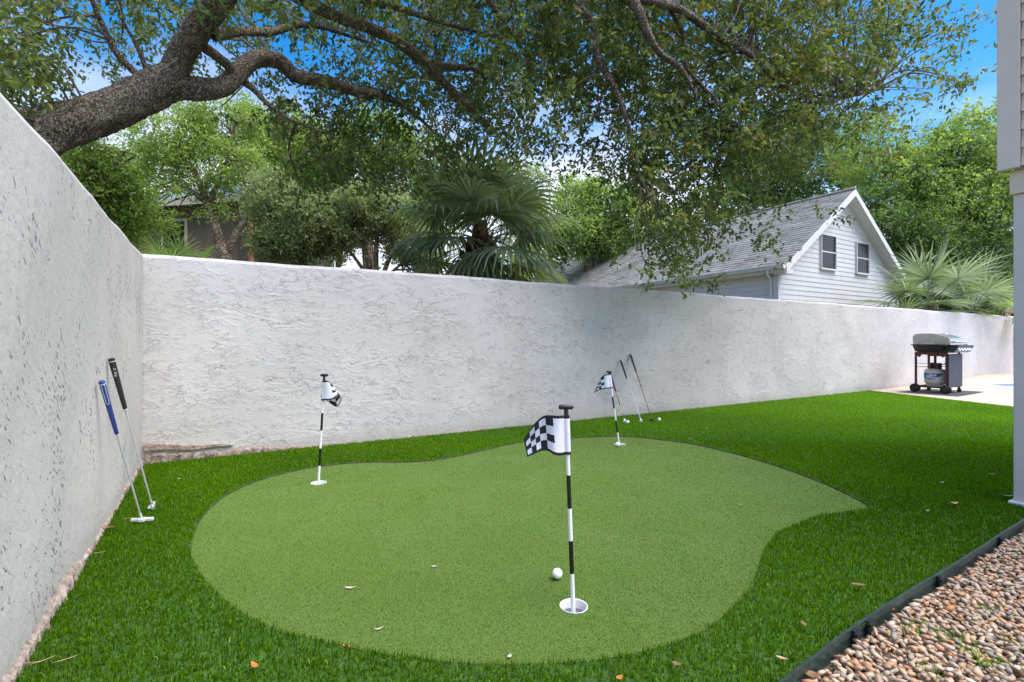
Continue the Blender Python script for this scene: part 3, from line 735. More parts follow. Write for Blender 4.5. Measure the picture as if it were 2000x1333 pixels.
# ---- the live oak that leans over the side wall
def live_oak():
    base = np.array([-5.6, 3.6, -0.2])
    root = empty('live_oak', base)
    tag(root, 'huge live oak leaning over the side wall, its leafy limbs roofing the yard', 'tree')
    def path(rows): return [(*P(px, py, Y), r * .82) for px, py, Y, r in rows]
    trunk = [(-5.6, 3.6, -0.2, .42), (-5.15, 3.7, .8, .32), (-4.7, 3.85, 1.75, .25), (*P(50, 282, 4.3), .205), (*P(150, 240, 4.5), .190), (*P(230, 208, 4.7), .178), (*P(300, 176, 4.9), .172), (*P(350, 150, 5.0), .160)]
    limbs = {
     'trunk': trunk,
     'a': path([(335,165,4.98,.17),(352,110,4.9,.15),(375,75,4.8,.145),(400,35,4.7,.14),(425,5,4.6,.13),(470,-60,4.4,.12),(520,-160,4.1,.10)]),
     'b': path([(340,168,4.98,.16),(395,174,5.1,.13),(438,168,5.25,.115),(466,142,5.4,.115),(500,115,5.6,.115),(545,120,5.8,.11),(580,150,5.9,.095),(640,160,6.1,.085),(700,180,6.4,.075),(752,190,6.7,.06),(800,215,7.0,.04),(850,260,7.3,.02)]),
     'c': path([(470,-60,4.4,.07),(540,-30,4.7,.075),(610,10,5.0,.075),(665,36,5.2,.075),(720,55,5.4,.075),(775,80,5.7,.075),(825,120,6.0,.075),(870,165,6.2,.065),(905,200,6.3,.055),(935,230,6.4,.05),(962,252,6.5,.03)]),
     'd': path([(826,121,6.0,.06),(870,130,6.1,.055),(905,132,6.2,.05),(930,138,6.3,.035),(975,160,6.5,.015)]),
     'e': path([(415,70,4.8,.06),(470,62,5.0,.055),(530,62,5.3,.05),(590,48,5.6,.045),(650,60,6.0,.03),(740,90,6.4,.015)]),
     'f': path([(455,150,5.45,.05),(490,170,5.5,.04),(525,205,5.6,.03),(570,235,5.7,.022),(640,262,5.9,.012)]),
     'g': path([(385,82,4.9,.06),(430,115,5.1,.055),(455,140,5.3,.05)]),
     'h': path([(300,165,4.9,.05),(262,140,4.8,.04),(228,105,4.7,.032),(205,60,4.6,.028),(180,0,4.5,.025),(165,-60,4.4,.02)]),
     'i': path([(290,150,4.9,.03),(270,95,4.8,.022),(240,40,4.7,.018),(215,-30,4.6,.014)]),
     'j': path([(740,192,6.6,.04),(770,160,6.7,.035),(810,150,6.9,.025),(850,160,7.1,.01)]),
     'k': path([(520,-160,4.1,.10),(700,-120,4.4,.10),(900,-80,4.7,.10),(1080,-50,4.9,.09),(1220,-10,5.0,.08),(1262,60,5.1,.055),(1285,100,5.2,.04),(1330,135,5.3,.03),(1360,190,5.4,.015)]),
     'l': path([(1080,-50,4.9,.06),(1120,0,5.0,.045),(1160,50,5.1,.045),(1165,110,5.2,.045),(1200,170,5.3,.035),(1222,230,5.4,.03),(1240,290,5.5,.02),(1250,350,5.5,.01)]),
     'm': path([(1220,-10,5.0,.06),(1330,20,5.3,.05),(1400,70,5.6,.045),(1470,110,5.9,.04),(1520,160,6.1,.03),(1600,200,6.4,.02),(1700,180,6.7,.01)]),
     'n': path([(1300,0,5.3,.035),(1335,70,5.5,.03),(1340,130,5.5,.025),(1400,200,5.8,.02),(1440,260,6.0,.01)]),
     'o': path([(740,0,5.4,.05),(700,-60,5.2,.05)]),
     'p': path([(590,5,5.0,.05),(650,-15,5.0,.06),(760,10,5.3,.05),(850,40,5.7,.035),(960,70,6.1,.025),(1080,100,6.4,.012)]),
     'q': path([(900,-80,4.7,.05),(960,10,5.2,.03),(1010,80,5.5,.02),(1040,150,5.8,.01)]),
     'r': path([(250,190,4.75,.04),(238,225,4.74,.05),(200,262,4.65,.052)]),
    }
    allp = []
    for key, rows in limbs.items():
        k, n, ro = (14, 28, .09) if key == 'trunk' else ((10, 16, .10) if rows[0][3] > .1 else (8, 9, .12))
        V, F, pts = limb(rows, k, n, ro); allp.append(pts)
        mk('trunk' if key == 'trunk' else 'limb', V, F, M_BARK, root, True)
    allp = np.concatenate(allp)
    # how full the canopy is, cell by cell across the yard's sky
    gy = [-100, 50, 150, 250, 350, 450, 520]
    cov = np.array([
      [70,45,75,75,70,70,75,80,85,90,90,95,95,95,95,90,85,70,25,0],
      [70,20,62,60,50,55,68,72,85,82,85,92,92,90,88,90,92,72,20,0],
      [72,16,50,30,18,36,48,62,86,92,95,95,95,90,86,90,92,58,30,1],
      [14,0,0,0,4,60,76,66,80,82,58,74,95,96,96,90,62,12,0,0],
      [0,0,0,0,0,48,70,42,18,0,0,8,86,96,84,34,4,0,0,0],
      [0,0,0,0,0,0,0,0,0,0,0,0,36,90,12,0,0,0,0,0],
      [0,0,0,0,0,0,0,0,0,0,0,0,2,34,0,0,0,0,0,0]], float) / 100
    def cover(px, py):
        x = np.clip((px - 50) / 100, 0, 18.999); i = x.astype(int); fx = x - i
        j = np.clip(np.searchsorted(gy, py) - 1, 0, len(gy) - 2); g = np.array(gy); fy = np.clip((py - g[j]) / (g[j + 1] - g[j]), 0, 1)
        return (cov[j, i] * (1 - fx) + cov[j, i + 1] * fx) * (1 - fy) + (cov[j + 1, i] * (1 - fx) + cov[j + 1, i + 1] * fx) * fy
    # leaf clumps: first clump centres, then sprays about each
    N = 5900
    px = rng.uniform(-60, 1960, N * 3); py = rng.uniform(-160, 560, N * 3)
    c = cover(px, py); keep = rng.uniform(size=len(px)) < -np.log(1 - np.minimum(c, .96)) / 3.2
    px, py = px[keep][:N], py[keep][:N]
    Y = np.clip(4.3 + (px / 1000) * 1.2 + rng.uniform(-0.6, 2.2, len(px)), 3.9, 8.2)
    Y = np.where((px > 120) & (px < 960) & (py > 30), np.maximum(Y, rng.uniform(5.9, 7.8, len(Y))), Y)
    cc = np.stack([(px - 1000) / FPX * Y, Y, 1 + (HOR - py) / FPX * Y], 1)
    from mathutils import noise as mn
    g = np.array([mn.noise(Vector(q * 1.5)) + .6 * mn.noise(Vector(q * 3.6 + 9)) for q in cc])
    k = (g > -.16) | (rng.uniform(size=len(cc)) < .15) | (py > 400); cc, px, py = cc[k], px[k], py[k]
    ns = 5
    cen = np.repeat(cc, ns, 0) + rng.normal(0, 0.085, (len(cc) * ns, 3))
    d = unit(rng.normal(size=cen.shape) * np.array([1, 1, .6]) + np.array([0.25, -0.05, -0.42]))
    vb = np.repeat(np.clip(rng.normal(0.45, 0.20, len(cc)) + 0.16 * np.clip((px - 1250) / 300, 0, 1), 0, 0.9), ns)  # clumps toward the right carry sunlight as lighter leaf colour
    V, F, a = sprays(cen, d, rng.uniform(.08, .20, len(cen)), 6, 0.076, 0.0185, 0.95, vb, 0.20, 0.012)
    # stray hanging sprays at the canopy's lower rim
    tips = [(1295,470,5.6),(1320,500,5.6),(1335,520,5.6),(1490,385,6.2),(1310,440,5.6),(1350,450,5.7),(1800,60,6.6),(1850,55,6.6),(1880,60,6.6),(1840,160,6.7),(1870,165,6.7),(1885,155,6.7),(1075,280,5.6),(1070,295,5.6),(1160,310,5.6),(1190,325,5.6),(70,140,4.3),(110,165,4.3),(95,120,4.3),(60,180,4.3),(1300,500,5.6),(1330,535,5.6)]
    tc = np.concatenate([P(x, y, Yd)[None] + rng.normal(0, .05, (14, 3)) for x, y, Yd in tips])
    V2, F2, a2 = sprays(tc, unit(rng.normal(size=tc.shape) + np.array([.2, 0, -.3])), rng.uniform(.06, .16, len(tc)), 5, 0.062, 0.014, .9, np.full(len(tc), .6), .2)
    ac = Acc(); ac.add(V, F, a); ac.add(V2, F2, a2)
    o = ac.mk('crown', M_OAKLEAF, root); o['kind'] = 'stuff'
    # twigs joining clumps to the limbs
    tw = Acc(); pick = rng.choice(len(cc), 420, replace=False)
    for i in list(pick):
        p = cc[i]; dd_ = np.linalg.norm(allp - p, axis=1) + rng.uniform(0, .5, len(allp)); q0 = allp[np.argmin(dd_)]
        L = np.linalg.norm(q0 - p)
        if L > 2.2 or L < .1: continue
        m1 = q0 * .65 + p * .35 + rng.normal(0, .04 * L, 3) + [0, 0, .05 * L]; m2 = q0 * .3 + p * .7 + rng.normal(0, .04 * L, 3) + [0, 0, .04 * L]
        r0 = .004 + .006 * L
        V_, F_, _ = limb([(*q0, r0), (*m1, r0 * .8), (*m2, r0 * .55), (*p, .003)], 4, 5, .05); tw.add(V_, F_)
    for x, y, Yd in tips:
        p = P(x, y, Yd); q0 = allp[np.argmin(np.linalg.norm(allp - p, axis=1))]
        m1 = (q0 + p) / 2 + np.array([0, 0, .12]) + rng.normal(0, .08, 3)
        V_, F_, _ = limb([(*q0, .011), (*m1, .008), (*p, .003)], 6, 5, .05); tw.add(V_, F_)
    t = tw.mk('twigs', M_TWIG, root); t['kind'] = 'stuff'
live_oak()

# ---- trees beyond the walls
def tree(name, label, base, stems, blobs, m, leaf_l, leaf_w, count, bark=M_BARK2, vmean=.5, group=None, droop=.1):
    """stems: list of paths in (px,py,Y,r). blobs: (px,py,rx,ry,Y,weight)"""
    base = np.array(base, float); root = empty(name, base); tag(root, label, 'tree', group)
    first = True; ends = []
    for rows in stems:
        pr = [(*P(px, py, Y), r) for px, py, Y, r in rows]
        if first: pr = [(base[0], base[1], -0.25, pr[0][3] * 1.25)] + pr
        V, F, pts = limb(pr, 6, 10, .06); mk('trunk' if first else 'limb', V, F, bark, root, True); first = False; ends.append(pts)
    ends = np.concatenate(ends)
    wt = np.array([b[2] * b[3] * b[5] for b in blobs], float); wt /= wt.sum(); ac = Acc(); nl = 6
    tw = Acc()
    for b, w in zip(blobs, wt):
        px, py, rx, ry, Y, _ = b; c = P(px, py, Y); rad = np.array([rx / FPX * Y, min(rx, ry) / FPX * Y * 1.1, ry / FPX * Y])
        nc = max(6, int(count * w / nl / 9))
        dirs = unit(rng.normal(size=(nc, 3))); rr = rng.uniform(0.35, 1.0, nc) ** 0.6
        cl = c + dirs * rad * rr[:, None]
        cen = np.repeat(cl, 9, 0) + rng.normal(0, 1, (nc * 9, 3)) * (rad.mean() * 0.13)
        d = unit(np.repeat(dirs, 9, 0) * .8 + rng.normal(size=(nc * 9, 3)) + np.array([0, 0, .1]))
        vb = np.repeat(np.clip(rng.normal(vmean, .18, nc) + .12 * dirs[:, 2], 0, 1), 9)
        V, F, a = sprays(cen, d, rng.uniform(.8, 1.5, len(cen)) * leaf_l * 2.4, nl, leaf_l, leaf_w, .9, vb, .15, leaf_l * .3, droop)
        ac.add(V, F, a)
        for k in range(min(10, nc)):
            p = cl[k]; q0 = ends[np.argmin(np.linalg.norm(ends - p, axis=1) + rng.uniform(0, .4, len(ends)))]
            mm = (p + q0) / 2 + rng.normal(0, .12, 3)
            V_, F_, _ = limb([(*q0, .022), (*mm, .014), (*p, .005)], 4, 5, .05); tw.add(V_, F_)
    o = ac.mk('crown', m, root); o['kind'] = 'stuff'
    tt = tw.mk('branches', bark, root); tt['kind'] = 'stuff'
    return root
def B(px, Y): p = P(px, HOR, Y); return (p[0], p[1], -0.25)
tree('feathery_tree', 'tall feathery light green tree with pale forked trunk beyond the wall corner', B(440, 11),
     [[(440,520,11,.13),(432,480,11,.12),(418,440,11,.11),(408,410,11,.09),(395,370,11,.07),(370,320,11,.05),(340,270,11,.03)],
      [(440,500,11,.09),(455,470,11,.08),(470,440,11,.06),(490,400,11,.04),(500,350,11.2,.03)],
      [(408,410,11,.06),(420,370,11,.05),(445,310,11,.04),(460,240,11,.02)],[(405,400,11,.05),(370,370,10.8,.04),(340,355,10.6,.02)]],
     [(340,260,80,60,11,1.2),(440,235,75,50,11.3,1.2),(400,320,95,55,11,1.2),(290,330,55,40,10.8,.9),(480,330,35,50,11,.5),(450,410,50,26,11,.35),(330,400,60,30,10.5,.35)],
     M_LIGHTLEAF, .09, .019, 20000, vmean=.6)
tree('fern_leaved_tree', 'low bright green fern-leaved tree just over the side wall', B(120, 7.5),
     [[(140,470,7.5,.09),(160,400,7.5,.07),(190,350,7.5,.05),(230,320,7.5,.02)]],
     [(170,300,50,32,7.5,1.),(200,350,70,40,7.6,1.2),(230,400,70,36,7.8,1.0),(270,440,60,30,8,.8)], M_LIGHTLEAF, .085, .016, 10000, vmean=.4)
tree('small_leaved_tree', 'dense small-leaved grey-green tree standing behind the left part of the wall', B(590, 9.6),
     [[(590,520,9.6,.09),(585,470,9.6,.07),(570,420,9.6,.05),(560,370,9.6,.03)],[(585,490,9.6,.05),(560,450,9.6,.04),(530,420,9.6,.02)]],
     [(540,400,60,45,9.6,1.2),(610,430,70,45,9.5,1.3),(560,470,75,36,9.4,1.3),(650,470,40,40,9.7,1.0),(520,360,36,30,9.8,.8)], M_GREYLEAF, .06, .017, 36000, vmean=.55)
tree('multi_stem_tree', 'small tree with several thin stems rising left of the big palm', B(725, 9.5),
     [[(722,540,9.5,.06),(715,500,9.5,.05),(705,460,9.5,.035),(690,420,9.5,.02)],[(735,540,9.5,.05),(735,490,9.5,.045),(738,440,9.5,.03),(745,400,9.5,.02)],
      [(745,545,9.5,.05),(762,500,9.5,.04),(775,460,9.5,.03)],[(715,535,9.5,.04),(690,500,9.5,.03),(665,470,9.5,.02)],[(755,540,9.5,.03),(785,515,9.5,.02)]],
     [(700,400,50,36,9.6,1.0),(760,420,55,40,9.7,1.0),(680,450,42,26,9.5,.7),(800,470,45,40,9.8,1.0),(835,510,30,30,9.8,1.)], M_GREYLEAF, .06, .017, 24000, vmean=.7, bark=M_BARK2)
tree('tall_yellow_green_tree', 'tall yellow-green tree filling the gap above the big palm', B(720, 15),
     [[(720,520,15,.18),(715,430,15,.15),(725,340,15,.1),(740,280,15,.06)]],
     [(590,300,80,70,14,1.),(700,330,60,50,15,1.0),(740,270,75,60,15,1.0),(830,330,60,60,15.3,1.),(850,420,55,50,15,1.),(640,380,50,40,15,.6)], M_LIGHTLEAF, .10, .03, 30000, vmean=.35)
tree('round_topped_tree', 'bright green round-topped tree seen between the big palm and the white house', B(1150, 22),
     [[(1150,560,22,.25),(1150,470,22,.2),(1145,410,22,.12),(1130,370,22,.06)]],
     [(1130,390,48,40,22,1.2),(1190,400,55,44,22,1.3),(1240,440,50,46,22.5,1.2),(1120,450,60,50,21.5,1.3),(1190,470,60,36,22,1.2),(1290,460,50,40,23,1.),(1060,470,50,60,22,1.)], M_MIDLEAF, .15, .05, 27000, vmean=.62)
tree('tree_behind_roof', 'dark green tree rising behind the ridge of the white house roof', B(1520, 24),
     [[(1520,560,24,.3),(1515,420,24,.22),(1500,340,24,.15),(1490,290,24,.08)]],
     [(1500,350,75,70,24,1.2),(1420,400,60,50,24,1.),(1590,320,80,75,24,1.2),(1540,270,70,50,24,1.),(1350,430,50,40,24,.8)], M_DARKLEAF, .16, .055, 24000, vmean=.55)
tree('big_right_tree', 'large mid green tree towering behind the gable of the white house', B(1840, 19),
     [[(1840,560,19,.32),(1835,440,19,.25),(1845,340,19,.17),(1860,280,19,.1)],[(1838,420,19,.14),(1780,350,19,.1),(1740,310,19,.05)],[(1843,360,19,.12),(1900,310,19,.08),(1940,280,19,.04)]],
     [(1900,280,80,60,18.6,1.3),(1820,330,80,60,18.6,1.3),(1930,380,70,70,18.4,1.3),(1840,410,80,60,18.2,1.3),(1740,370,70,70,19,1.2),(1700,300,70,70,20,1.),(2000,320,70,90,18.5,1.)], M_MIDLEAF, .13, .04, 46000, vmean=.68)
tree('dark_understorey_tree', 'dark green understorey tree low behind the fan palms', B(1800, 17.5),
     [[(1800,600,17.5,.2),(1790,520,17.5,.15),(1780,460,17.5,.08)]],
     [(1740,450,60,50,17.5,1.2),(1800,490,70,50,17.5,1.2),(1880,500,70,50,17.8,1.2),(1960,480,50,60,17.8,1.),(1700,420,40,60,18.5,1.),(1940,560,60,40,17.5,1.),(1820,560,80,40,17,1.2)], M_DARKLEAF, .11, .034, 30000, vmean=.5)
for i, (px, Y, top_, w_, m_, lab, vm) in enumerate((
     (215, 13, 290, 95, M_LIGHTLEAF, 'airy light green tree just beyond the side wall, left of the feathery tree', .6),
     (560, 15, 270, 100, M_LIGHTLEAF, 'airy yellow-green tree rising behind the grey-green small-leaved tree', .5),
     (660, 17, 300, 100, M_GREYLEAF, 'hazy pale tree between the grey-green tree and the big palm', .75),
     (820, 16, 330, 90, M_GREYLEAF, 'pale loose tree directly left of and behind the big palm', .7),
     (1010, 17, 330, 80, M_LIGHTLEAF, 'loose light tree showing through the right side of the big palm', .4))):
    bl = [(px + rng.uniform(-w_, w_) * .8, top_ + rng.uniform(0, 200), rng.uniform(32, 60), rng.uniform(26, 45), Y + rng.uniform(-.8, .8), rng.uniform(.6, 1.1)) for _ in range(9)]
    tree('airy_tree', lab, B(px, Y), [[(px, 540, Y, .10), (px + 6, 460, Y, .08), (px - 8, 400, Y, .055), (px + 10, top_ + 20, Y, .02)], [(px + 4, 480, Y, .06), (px + 35, 430, Y, .04), (px + 50, top_ + 60, Y, .015)], [(px - 2, 450, Y, .05), (px - 35, 400, Y, .03), (px - 48, top_ + 50, Y, .012)]],
         bl, m_, .085, .022, 11000, vmean=vm, group='airy trees beyond the back wall')
# red-stemmed slender tree
tree('red_stemmed_tree', 'slender tree with two reddish stems between the light and grey-green trees', B(490, 13),
     [[(490,520,13,.07),(490,400,13,.06),(492,340,13,.05),(498,280,13,.04),(505,230,13,.02)],[(492,400,13,.04),(475,350,13,.035),(470,300,13,.02)]],
     [(500,240,45,35,13,1.),(470,290,30,26,13,.6),(520,300,30,36,13,.7)], M_LIGHTLEAF, .08, .02, 6000, bark=simple('red_bark', (0.32, 0.13, 0.07), .8, var=.25))
# far wood that reads as one mass
def far_wood():
    ac = Acc(); N = 2600
    px = rng.uniform(-150, 2150, N); Y = rng.uniform(30, 42, N); h = 3.2 + 2.2 * (np.sin(px / 130) * .5 + np.sin(px / 57 + 1) * .3 + .6); z = rng.uniform(0, 1, N) ** .8 * h
    c = np.stack([(px - 1000) / FPX * Y, Y, z], 1); c = np.repeat(c, 4, 0) + rng.normal(0, .5, (N * 4, 3))
    V, F, a = sprays(c, unit(rng.normal(size=c.shape)), np.full(len(c), .9), 5, .4, .13, .9, None, .22, .1)
    ac.add(V, F, a); o = ac.mk('far_wood', M_MIDLEAF)
    tag(o, 'distant belt of trees closing the gaps low behind everything', 'wood', kind='stuff')
far_wood()

# ---- palms
def frond(root, name, m, base, az, el, L, curve, leaf_l, n=44, droopl=.55, vm=.5, twist=0.0, stalk=.22, width=.014):
    """feather frond: arching rib with hanging leaflets"""
    K = 14; pts = []; p = np.array(base, float); e = el
    for i in range(K + 1):
        pts.append(p.copy()); dr = np.array([math.cos(az) * math.cos(e), math.sin(az) * math.cos(e), math.sin(e)]); p = p + dr * L / K; e -= curve / K * (0.5 + 1.2 * i / K)
    pts = np.array(pts); rad = np.linspace(.017, .003, K + 1)
    q = np.concatenate([pts, rad[:, None]], 1); V, F, _ = limb(q[::2] if (K % 2 == 0) else q, 2, 5, .0)
    ac = Acc(); ac.add(V, F, np.full(len(V), .2))
    t = np.linspace(stalk, 1, n); idx = t * K; i0 = np.minimum(idx.astype(int), K - 1); f = (idx - i0)[:, None]
    b = pts[i0] * (1 - f) + pts[i0 + 1] * f; tan = unit(pts[i0 + 1] - pts[i0])
    for s in (-1, 1):
        side = unit(np.cross(tan, np.array([0, 0, 1.0]))) * s
        ll = leaf_l * (0.35 + 0.65 * np.sin(np.pi * np.clip((t - stalk) / (1 - stalk) * .85 + .12, 0, 1))) * rng.uniform(.85, 1.1, n)
        d = unit(side * .8 + tan * .75 + np.array([0, 0, .28]) + rng.normal(0, .08, (n, 3)))
        wv = unit(np.cross(d, side + rng.normal(0, .3, (n, 3))) ) * width
        seg = 4; rows = []
        pos = b.copy(); dd_ = d.copy()
        for k in range(seg + 1):
            wk = wv * (1 - (k / seg) ** 1.6 * .92); rows.append(np.stack([pos - wk, pos + wk], 1))
            pos = pos + dd_ * (ll / seg)[:, None]; dd_ = unit(dd_ + np.array([0, 0, -1.0]) * droopl * (0.5 + .5 * rng.uniform(size=(n, 1))))
        V = np.stack(rows, 1).reshape(-1, 3); i = np.arange(n)[:, None] * (2 * (seg + 1))
        F = np.concatenate([i + np.array([[2 * k, 2 * k + 1, 2 * k + 3, 2 * k + 2]]) for k in range(seg)])
        ac.add(V, F, np.repeat(np.clip(rng.normal(vm, .22, n), 0, 1), 2 * (seg + 1)))
    return ac.mk(name, m, root)
def fan(root, base, az, el, stalk, rad, m=M_FAN, vm=.5, n=26, name='frond', droop=(.10, .24), wid=.038):
    ac = Acc(); base = np.array(base, float); d = np.array([math.cos(az) * math.cos(el), math.sin(az) * math.cos(el), math.sin(el)])
    hub = base + d * stalk - np.array([0, 0, .12 * stalk]); V, F, _ = limb([(*base, .014), (*(base + d * stalk * .55), .011), (*hub, .008)], 4, 5, 0); ac.add(V, F, np.full(len(V), .6))
    side = unit(np.cross(d, [0, 0, 1.0])); upv = np.cross(side, d)
    for k in range(n):
        t = -1 + 2 * k / (n - 1); an = t * R(118); dr = d * math.cos(an) + side * math.sin(an); dr = unit(dr - np.array([0, 0, 1]) * .15 + upv * .12 * abs(t))
        L = rad * (1 - .22 * abs(t)) * random.uniform(.9, 1.08); w = unit(np.cross(dr, upv)) * rad * wid
        p = hub.copy(); rows = []
        for s in range(5):
            f = s / 4; ww = w * (0.25 + 1.0 * min(1, f * 2.2) if f < .5 else 1.25 * (1 - (f - .5) * 1.85))
            rows += [p - ww, p + ww + upv * .004]; p = p + dr * L / 4; dr = unit(dr - np.array([0, 0, 1]) * (droop[0] + droop[1] * f))
        V = np.array(rows); F = np.array([[2 * s, 2 * s + 1, 2 * s + 3, 2 * s + 2] for s in range(4)])
        ac.add(V, F, np.full(len(V), min(1, max(0, random.gauss(vm, .18)))))
    return ac.mk(name, m, root)
def big_palm():
    Yp = 8.3; c = P(932, 480, Yp); base = np.array([c[0], c[1], -.25]); root = empty('shaggy_palm', base)
    tag(root, 'big shaggy palm with drooping grey-green fan fronds behind the middle of the wall', 'palm')
    V, F, _ = limb([(base[0], base[1], -.25, .30), (base[0], base[1], .8, .26), (base[0] - .02, base[1], 1.6, .22), (base[0], base[1], 2.05, .20), (base[0] + .03, base[1], 2.5, .17), (base[0] + .06, base[1], 3.0, .10)], 8, 22, .10)
    tr = mk('trunk', V, F, M_BARK3, root, True)
    for k in range(72):                     # old leaf bases on the trunk, each a stub of its own
        a = k * 2.4; z = 1.35 + k * .017; r = .20
        p0 = np.array([base[0] + .02 + r * math.cos(a), base[1] + r * math.sin(a), z]); out = np.array([math.cos(a), math.sin(a), 0])
        L = random.uniform(.16, .34)
        MB().tube([p0 - out * .06, p0 + out * .05 + [0, 0, L * .5], p0 + out * .13 + [0, 0, L]], [.05, .036, .016], 6).obj('leaf_base', M_BARK3, tr, True, local=False)
    top = np.array([base[0] + .06, base[1], 2.95]); n = 32
    for k in range(n):
        a = k * 2.399963; f = k / n; el = R(86) - f * R(100) + random.uniform(-.12, .12)
        st = random.uniform(.6, .9) * (.8 if f < .15 else 1)
        fan(root, top + np.array([math.cos(a), math.sin(a), 0]) * .08 - [0, 0, .34 * f], a, el, st, random.uniform(.95, 1.2), M_PALM, .40 + .42 * random.random(), n=28, droop=(.14, 1.15), wid=.022)
    for a, e in ((-1.9, -.75), (-1.2, -.9), (-2.5, -.6), (-.7, -.7), (-1.55, -.35)):
        fan(root, top - [0, 0, .35], a, e, .45, 1.1, M_PALM, .6, n=22, droop=(.5, 1.4), wid=.020)
    for a, e, m_ in ((-.45, -.15, M_PALMY), (.15, -.35, M_PALMY), (-.1, -.6, M_PALMB), (-1.5, -.9, M_PALMB), (-2.4, -.8, M_PALMB), (3.0, -.6, M_PALMB)):
        fan(root, top - [0, 0, .55], a, e, .7, .8, m_, .5, n=20, droop=(.2, .8), wid=.02)
big_palm()
def fan_palm(px, Y, top_z, label, n=16, rad=.62, stalk=.75, vm=.5, grp=None, trunk_h=None, m=M_FAN, seg=24):
    b = P(px, HOR, Y); b[2] = -.25; root = empty('fan_palm', b); tag(root, label, 'palm', grp)
    V, F, _ = limb([(b[0], b[1], -.25, .15), (b[0], b[1], top_z * .6, .13), (b[0], b[1], top_z, .11)], 5, 12, .12); mk('trunk', V, F, M_BARK3, root, True)
    for k in range(n):
        a = k * 2.4 + px; f = k / n; fan(root, (b[0], b[1], top_z - .15 * f), a, R(80) - f * R(85), stalk * random.uniform(.8, 1.15), rad * random.uniform(.85, 1.1), vm=vm + random.uniform(-.1, .15), m=m, n=seg, droop=(.05, .30), wid=.024)
fan_palm(1815, 13.2, 1.95, 'fan palm with upright silvery fronds nearest the white house gable', 13, 1.0, .95, .6)
fan_palm(1900, 13.8, 1.85, 'middle fan palm with drooping silvery fronds and a brown heart', 13, 1.0, .95, .6)
fan_palm(1985, 16.0, 1.9, 'bright green fan palm beside the grey post at right', 14, .6, .6, .6, m=M_LIGHTLEAF)
fan_palm(1765, 12.4, 1.35, 'low fan palm at the foot of the white gable corner', 10, .5, .45, .5)
fan_palm(345, 7.6, 1.85, 'young fan palm with bright fronds behind the wall below the taupe house', 12, .42, .5, .6, m=M_MIDLEAF)
fan_palm(470, 8.2, 1.70, 'small fan palm peeping over the wall under the forked pale trunk', 11, .40, .42, .5, m=M_MIDLEAF)
fan_palm(300, 9.4, 2.0, 'dark fan palm in the corner behind both walls', 12, .48, .5, .35, m=M_DARKLEAF)
def vine():
    c = PL(1986, 630, CORNER - WY * .03); ac = Acc(); cc = c + rng.normal(0, 1, (60, 3)) * np.array([.05, .05, .28]) - [0, 0, .25]
    V, F, a = sprays(cc, unit(rng.normal(size=cc.shape) + [0, 0, -.6]), np.full(60, .15), 6, .07, .022, .8); ac.add(V, F, a)
    o = ac.mk('vine', M_DARKLEAF); tag(o, 'dark leafy vine hanging down the far right of the back wall', 'vine', kind='thing')
vine()

# ------------------------------------------------------------------ turf blades
from math import pi
def inpoly(p, poly):
    x, y = p[:, 0], p[:, 1]; r = np.zeros(len(p), bool); n = len(poly); j = n - 1
    for i in range(n):
        xi, yi = poly[i]; xj, yj = poly[j]
        c = ((yi > y) != (yj > y)) & (x < (xj - xi) * (y - yi) / (yj - yi + 1e-12) + xi); r ^= c; j = i
    return r
def blades(pts, h, w, val, lean, two=True):
    n = len(pts); az = rng.uniform(0, 2 * pi, n); d = np.stack([np.cos(az), np.sin(az), np.zeros(n)], 1)
    la = rng.uniform(0, 2 * pi, n); ld = np.stack([np.cos(la), np.sin(la), np.zeros(n)], 1) * lean[:, None]
    hh = h[:, None]; w_ = w[:, None] * .5; up = np.array([0, 0, 1.0])
    tip = pts + ld * hh + up * hh * np.sqrt(np.maximum(.2, 1 - lean ** 2))[:, None]
    if two:
        mid = pts + ld * hh * .35 + up * hh * .58
        V = np.stack([pts - d * w_, pts + d * w_, mid - d * w_ * .85, mid + d * w_ * .85, tip], 1).reshape(-1, 3)
        i = np.arange(n)[:, None] * 5
        return V, i + np.array([[0, 1, 3, 2]]), i + np.array([[2, 3, 4]]), np.repeat(val, 5)
    V = np.stack([pts - d * w_, pts + d * w_, tip], 1).reshape(-1, 3); i = np.arange(n)[:, None] * 3
    return V, None, i + np.array([[0, 1, 2]]), np.repeat(val, 3)
